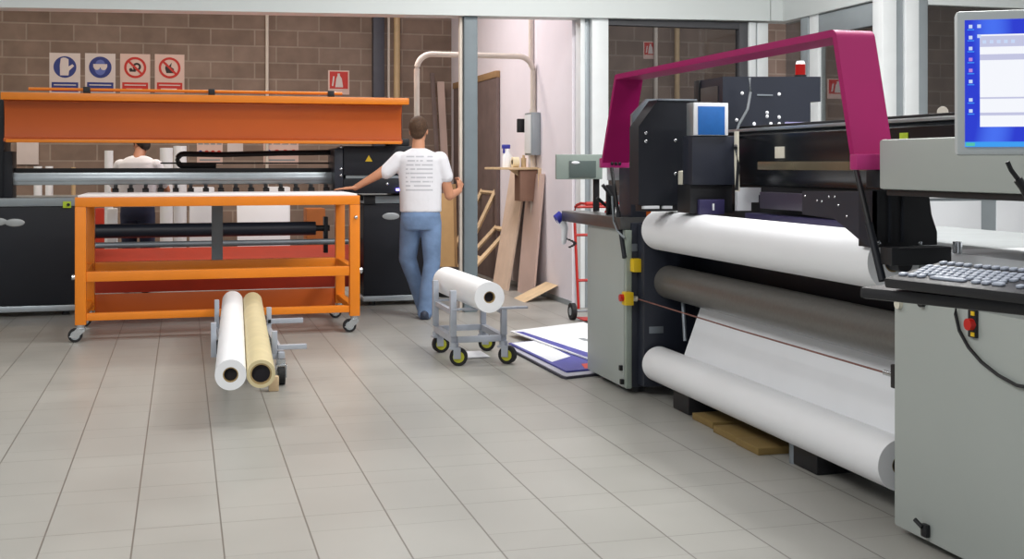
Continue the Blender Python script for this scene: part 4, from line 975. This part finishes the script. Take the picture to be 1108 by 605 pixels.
# side display on the shelf and clamp
ds = [PV(602, 167, 7.7), PV(652, 194, 7.7)]
sd = thing('display_panel', 'grey green rectangular panel with darker inset left of the magenta foot', 'panel', ((ds[0].x + ds[1].x) / 2, 7.7, ds[1].z))
B('panel_body', M['displaygrey'], sd, (ds[0].x, 7.7, ds[1].z), (ds[1].x, 7.73, ds[0].z), .006)
i0, i1 = PV(616, 174, 7.695), PV(645, 192, 7.695)
B('inset', M['displaydark'], sd, (i0.x, 7.695, i1.z), (i1.x, 7.70, i0.z), .002)
p = PV(620, 176, 7.69); MB().sph((p.x + .02, 7.696, p.z), .02, (1.6, .2, .5), 12).build('white_oval', M['sheet'], sd)  # flattened white oval set on the inset
B('panel_post', M['black2'], sd, (ds[1].x - .05, 7.732, 1.06), (ds[1].x - .01, 7.76, ds[0].z - .02), .004)
cl_ = thing('cable_clamp', 'black clamp arm standing on the dark shelf under the magenta foot', 'clamp', (2.55, 7.15, 1.06))
B('clamp_post', M['black2'], cl_, PV(657, 200, 7.2), PV(666, 238, 7.2) + Vector((0, .03, -.02)), .004)
MB().tube([PV(652, 200, 7.2), PV(662, 213, 7.2), PV(657, 236, 7.2)], .012, 8).build('clamp_arm', M['black2'], cl_)
MB().tube([PV(646, 214, 7.25), PV(655, 222, 7.25), PV(662, 216, 7.25)], .012, 8).build('clamp_jaw', M['black2'], cl_)
MB().tube([PU(662, 212, 2.52), PU(664, 240, 2.53), PU(668, 250, 2.53), PU(676, 258, 2.55)], .006, 8).build('hose', M['greystrip'], cl_)
oc = PV(688, 224, 7.25)
oo = thing('orange_reel', 'small orange reel in the gap between magenta leg and black housing', 'reel', (oc.x, 7.2, 1.03))
MB().cyl((oc.x, 7.16, 1.105), (oc.x, 7.26, 1.105), .075, seg=28).build('drum', M['orange2'], oo)
MB().cyl((oc.x, 7.15, 1.105), (oc.x, 7.27, 1.105), .02, seg=16).build('axle', M['pipe2'], oo)
# handheld gun
hp = PU(607, 236, 2.53)
hg = thing('handheld_gun', 'white handheld gun with blue cap hanging from the dark shelf end', 'tool', hp)
hv_ = 7.99
h1, h2, h3 = PV(607, 237, hv_), PV(611, 246, hv_), PV(610, 262, hv_)
MB().limb([(h1, .035), (h2, .026), (h3, .018)], 16).build('gun_body', M['paper'], hg, remesh=.006, smoothit=2)
MB().cyl(PV(608, 234, hv_), PV(602, 238, hv_), .042, .036, 20).build('blue_cap', M['bluecap'], hg)
cp = []
for k in range(40):
    t_ = k / 39; c0 = PV(612 + 10 * math.sin(t_ * PI * .9), 258 + 10 * t_, hv_); cp.append(c0 + Vector((.012 * math.cos(k * 1.3), .012 * math.sin(k * 1.3), 0)))
MB().tube(cp, .004, 6).build('coiled_cable', M['black2'], hg)

# loaded rolls
lr = Vector((2.72, 4.04, .20))
lo = media_roll((2.72, 4.14, .20), (2.72, 6.63, .20), .103, .04, M['paper'], 'lower white media roll low under the printer with hanging sheet', name='media_roll')
wb = MB(); prof_ = [(2.872, .62), (2.862, .585), (2.845, .54), (2.80, .42), (2.755, .30), (2.75, .294)]
prof_ += [(p[0] + .003, p[1] - .001) for p in prof_[::-1]]
wb.prism(prof_, 'v', 4.15, 6.33); wb.build('hanging_sheet', M['sheet'], lo)
hb = MB(); hb.cyl((2.72, 3.97, .20), (2.72, 4.16, .20), .034, seg=20)
for k in range(8): hb.box((2.72 + .03 * math.cos(k * PI / 4) - .008, 4.05, .20 + .03 * math.sin(k * PI / 4) - .008), (2.72 + .03 * math.cos(k * PI / 4) + .008, 4.11, .20 + .03 * math.sin(k * PI / 4) + .008), .002)
hb.build('roll_chuck', M['black2'], bp)
MB().cyl((2.72, 6.60, .20), (2.72, 6.67, .20), .034, seg=20).build('roll_chuck', M['black2'], bp)
media_roll((2.725, 4.20, .992), (2.725, 6.62, .992), .117, .04, M['paper'], 'upper thick white media roll along the front of the printer')
for v0_, v1_ in ((4.12, 4.25), (6.58, 6.68)): MB().cyl((2.725, v0_, .992), (2.725, v1_, .992), .034, seg=20).build('roll_chuck', M['black2'], bp)

# cardboard pieces beneath
for x, y, l, lab in ((764, 458, .20, 'far'), (790, 474, .22, 'mid'), (812, 486, .18, 'near')):
    p = PZ(x, y + 3, 0)
    tag(MB().box((p.x, p.y - .08, 0), (p.x + .30, p.y + l - .02, .035), .004).build('wood_offcut', M['cardboard']), {'far': 'brown wood piece under the printer, farthest of the three', 'mid': 'brown wood piece under the printer, between two others', 'near': 'brown wood piece under the printer, nearest the black foot'}[lab], 'wood piece', 'wood pieces under the printer')

# ================================================================== KEYBOARD
zk = zt2
KA, KB = PZ(957, 302, zk + .022), PZ(1108, 319, zk + .022); kx = (KB - KA).normalized(); ka = math.atan2(kx.y, kx.x)
kb = thing('keyboard', 'black keyboard with pale keys on the black tray', 'keyboard', (KA.x, KA.y, zk)); kb.rotation_euler = (0, 0, 0)
RK = Matrix.Translation(Vector((KA.x, KA.y, zk + .003))) @ Matrix.Rotation(ka, 4, 'Z') @ Matrix.Rotation(math.radians(9.5), 4, 'X')
MB().box((0, 0, 0), (.455, .168, .022), .006).build('base', M['black2'], kb, xf=RK)
for fx in (.05, .40): MB().box((fx - .012, .145, -.0265), (fx + .012, .152, .002), .001).build('flip_foot', M['black2'], kb, xf=RK)
key0 = None
def keycap(x, y, w=.0165):
    global key0
    if key0 is None:
        key0 = MB().prism([(-.0068, -.0068), (.0068, -.0068), (.0068, .0068), (-.0068, .0068)], 'z', 0, .006)
        bmesh.ops.bevel(key0.bm, geom=list(key0.bm.edges), offset=.0015, segments=1, affect='EDGES')
        key0 = key0.build('key', M['key'], None); k_ = key0; k_.parent = kb
    else:
        k_ = key0.copy(); COL.objects.link(k_); k_.parent = kb
    k_.matrix_local = Matrix.Translation((0, 0, .003)) @ Matrix.Rotation(ka, 4, 'Z') @ Matrix.Rotation(math.radians(9.5), 4, 'X') @ Matrix.Translation((x, y, .0215)) @ Matrix.Diagonal((w / .0165, 1, 1, 1))
pit = .0192
for i in range(12): keycap(.025 + i * .0215 + (.006 if i > 3 else 0), .152)
for r, (n, off) in enumerate(((7, 0), (12, .022), (13, .014), (14, .006), (14, 0))):
    y = .036 + r * pit
    if r == 0:
        for i, (x, w) in enumerate(((.022, .022), (.047, .02), (.071, .02), (.14, .105), (.209, .02), (.233, .02), (.262, .03))): keycap(x, y, w)
    else:
        for i in range(n): keycap(.022 + off + i * pit, y)
for x in (.312, .331, .350):
    for y in (.036, .094, .113): keycap(x, y)
for r in range(5):
    for i in range(4 if r else 3): keycap(.380 + i * .0185, .036 + r * pit) if not (r in (1, 3) and i == 3) else None

# ================================================================== MONITOR
ZM = 2.9; mo = pz(1035, 168, ZM); mx_ = Vector((.968, 0, -.249))          # camera space right / depth
ax = Vector((CS * mx_.x + SN * mx_.z, CS * mx_.z - SN * mx_.x, 0)).normalized(); ma = math.atan2(ax.y, ax.x)
mn = thing('monitor', 'grey framed flat monitor showing a blue desktop and white window', 'monitor', mo)
RM = Matrix.Translation(mo) @ Matrix.Rotation(ma, 4, 'Z') @ Matrix.Rotation(-.02, 4, 'X')
W, Hm, bz = .42, .349, .024
MB().box((0, 0, 0), (W, .05, Hm), .010).build('bezel', M['bezel'], mn, xf=RM)
def scr(name, m, x0, z0, x1, z1, y=-.0008, parent=None): return MB().box((x0, y - .001, z0), (x1, y + .002, z1), 0).build(name, m, parent or mn, xf=RM)
x0, x1, z0, z1 = bz * .8, W - bz * .8, .02, Hm - .023
# screen with a soft blue gradient wallpaper (object space)
m = bpy.data.materials.new('desktop_wallpaper'); m.use_nodes = True; nt = m.node_tree; b_ = nt.nodes['Principled BSDF']
tc = nt.nodes.new('ShaderNodeTexCoord'); nz = nt.nodes.new('ShaderNodeTexWave'); nz.inputs['Scale'].default_value = 2.2; nz.inputs['Distortion'].default_value = 6; nz.inputs['Detail'].default_value = 1; nz.inputs['Detail Scale'].default_value = .6
nt.links.new(tc.outputs['Object'], nz.inputs['Vector']); rp = nt.nodes.new('ShaderNodeValToRGB'); nt.links.new(nz.outputs['Fac'], rp.inputs['Fac'])
rp.color_ramp.elements[0].color = lin('1430D0'); rp.color_ramp.elements[1].color = lin('3E6CF2'); rp.color_ramp.elements[0].position = .35; rp.color_ramp.elements[1].position = 1
nt.links.new(rp.outputs['Color'], b_.inputs['Emission Color']); b_.inputs['Emission Strength'].default_value = .95; b_.inputs['Base Color'].default_value = (0.01, .01, .03, 1); b_.inputs['Roughness'].default_value = .3
sn = scr('screen', m, x0, z0, x1, z1)
scr('taskbar', E_['taskbar'], x0, z0, x1, z0 + .012, -.0025, sn)
scr('start_button', emit('start_button', '58C8B0', .9), x0 + .002, z0 + .002, x0 + .022, z0 + .010, -.004, sn)
wx = x0 + .034
wn = scr('program_window', E_['win'], wx, z0 + .048, x1, z1 - .036, -.0025, sn)
scr('window_bar', E_['bar'], wx, z1 - .066, x1, z1 - .040, -.004, wn)
scr('window_bar', E_['bar'], wx, z0 + .075, x1, z0 + .082, -.004, wn)
scr('window_bar', E_['bar'], wx, z1 - .098, x1, z1 - .084, -.004, wn)
scr('window_bar', E_['bar'], wx, z0 + .115, x1, z0 + .119, -.004, wn)
scr('close_button', E_['scrred'], wx + .105, z1 - .06, wx + .118, z1 - .048, -.005, wn)
for k in range(5): scr('tool_icon', E_['icon'], wx + .006 + k * .016, z1 - .058, wx + .014 + k * .016, z1 - .05, -.005, wn)
for k in range(8):
    zz = z1 - .012 - k * .0265 - (.018 if k > 5 else 0)
    scr('icon', E_['iconp'] if k in (3, 4) else E_['icon'], x0 + .009, zz - .008, x0 + .017, zz, -.004, sn)
    scr('icon_caption', E_['scr2'], x0 + .006, zz - .013, x0 + .021, zz - .0105, -.004, sn)
for k in range(2): scr('icon', E_['icon'], x0 + .028, z1 - .020 - k * .024, x0 + .036, z1 - .012 - k * .024, -.006, sn)
MB().box((.15, .05, .09), (.27, .09, .25), .01).build('back_cover', M['black2'], mn, xf=RM)
e0 = RM @ Vector((.21, .09, .15)); MB().limb([(e0, .022), (e0 + Vector((.05, .1, -.04)), .022), (Vector((U0 + .02, e0.y + .25, 1.42)), .022)], 12).build('monitor_arm', M['black2'], mn)
# black cable at the right edge of the grey housing
MB().tube([pz(x, y, ZM + .02) for x, y in ((1090, 175), (1094, 184), (1100, 192), (1106, 200), (1112, 214), (1116, 235))], .006, 8).build('monitor_cable', M['black2'], mn)
MB().tube([pz(x, y, ZM + .02) for x, y in ((1101, 194), (1107, 202), (1113, 213))], .011, 10).build('cable_plug', M['black2'], mn)

# ================================================================== OTHER ROOM BEHIND THE GLASS
tag(MB().box((8.2, 13.0, 0), (9.4, 13.5, 1.35), .01).build('brown_cupboard', mat('cupboard_brown', '7A5A48', .6)), 'brown cupboard seen through the glass behind the fire extinguisher sign', 'cupboard')
rk = thing('brown_rack', 'brown rack of boxes behind the glass left of the monitor', 'rack', (10.3, 13.0, 0))
for z in (.5, 1.1, 1.7, 2.2): B('shelf', M['brown'], rk, (9.9, 12.8, z), (10.9, 13.2, z + .03), .003)
for u in (9.9, 10.86): B('upright', M['dkwood'], rk, (u, 12.8, 0), (u + .04, 13.2, 2.23), .003)
for k, (u, z, w, h, where) in enumerate(((9.98, .53, .4, .4, 'lowest shelf, left'), (10.42, .53, .4, .45, 'lowest shelf, right'), (9.98, 1.13, .8, .42, 'middle shelf, alone and wide'), (10.0, 1.73, .36, .35, 'top shelf, left'), (10.45, 1.73, .36, .3, 'top shelf, right'))):
    tag(B('cardboard_box', mat('rack_box', 'A0714F', .8), None, (u, 12.83, z), (u + w, 13.17, z + h), .004), 'brown box on the rack behind the glass, ' + where, 'box', 'boxes on the brown rack')
gl = PV(1020, 121, 10.5)
lp = thing('globe_lamp', 'small white globe lamp low behind the glass left of the monitor', 'lamp', (gl.x, 10.5, 0))
MB().sph((gl.x, 10.5, gl.z), .055, seg=24).build('globe', emit('globe_glow', 'FFF0E0', 1.2), lp)
MB().cyl((gl.x, 10.5, .02), (gl.x, 10.5, gl.z - .045), .015, seg=12).build('stem', M['wood'], lp)
MB().cyl((gl.x, 10.5, 0), (gl.x, 10.5, .025), .12, seg=24).build('base', M['wood'], lp)

# ================================================================== LIGHT
def area(name, loc, sx, sy, power, col, rot=(0, 0, 0)):
    l = bpy.data.lights.new(name, 'AREA'); l.shape = 'RECTANGLE'; l.size = sx; l.size_y = sy; l.energy = power; l.color = col
    o = bpy.data.objects.new(name, l); COL.objects.link(o); o.location = loc; o.rotation_euler = rot; return o
cool = (1, .99, .97); warm = (1, .86, .70)
for u, v, p in ((-1.8, 2.5, 150), (-1.5, 6.5, 85), (4.2, 2.0, 85), (3.7, 5.2, 120), (2.9, 8.7, 85)):
    area('unseen_overhead_light', (u, v, 4.2), 2.2, .6, p, cool)
for u, v, p in ((-2.5, 13.4, 60), (.8, 13.4, 60), (-5.5, 13.0, 50)):
    area('unseen_overhead_light', (u, v, 4.2), 1.8, .5, p, warm)
area('unseen_overhead_light', (4.3, 6.5, 4.2), .6, 2.2, 130, cool)  # unseen light added overhead to brighten the white partition
area('unseen_overhead_light', (9.0, 12.0, 4.2), 1.6, .5, 40, (1, .88, .76))
w = bpy.data.worlds.new('workshop_air'); SC.world = w; w.use_nodes = True
bg = w.node_tree.nodes['Background']; bg.inputs[0].default_value = (.93, .96, 1, 1); bg.inputs[1].default_value = .55

for u, v, p in ((2.0, 12.6, 75), (6.5, 14.2, 60), (9.5, 14.0, 60)): area('unseen_overhead_light', (u, v, 4.2), .5, 1.8, p, (1, .96, 1))  # unseen lights added to lift the white wall and the room behind the glass

# ================================================================== CAMERA
cam = bpy.data.cameras.new('camera'); co = bpy.data.objects.new('camera', cam); COL.objects.link(co)
co.location = (0, 0, CH); co.rotation_euler = (PI / 2, 0, -TH)
cam.sensor_width = 36; cam.lens = F / 1108 * 36; cam.shift_y = -(302.5 - HZ) / 1108; cam.clip_end = 100
SC.camera = co
SC.view_settings.view_transform = 'Standard'; SC.view_settings.look = 'None'; SC.view_settings.gamma = 1
SC.view_settings.use_curve_mapping = False; SC.view_settings.exposure = 0
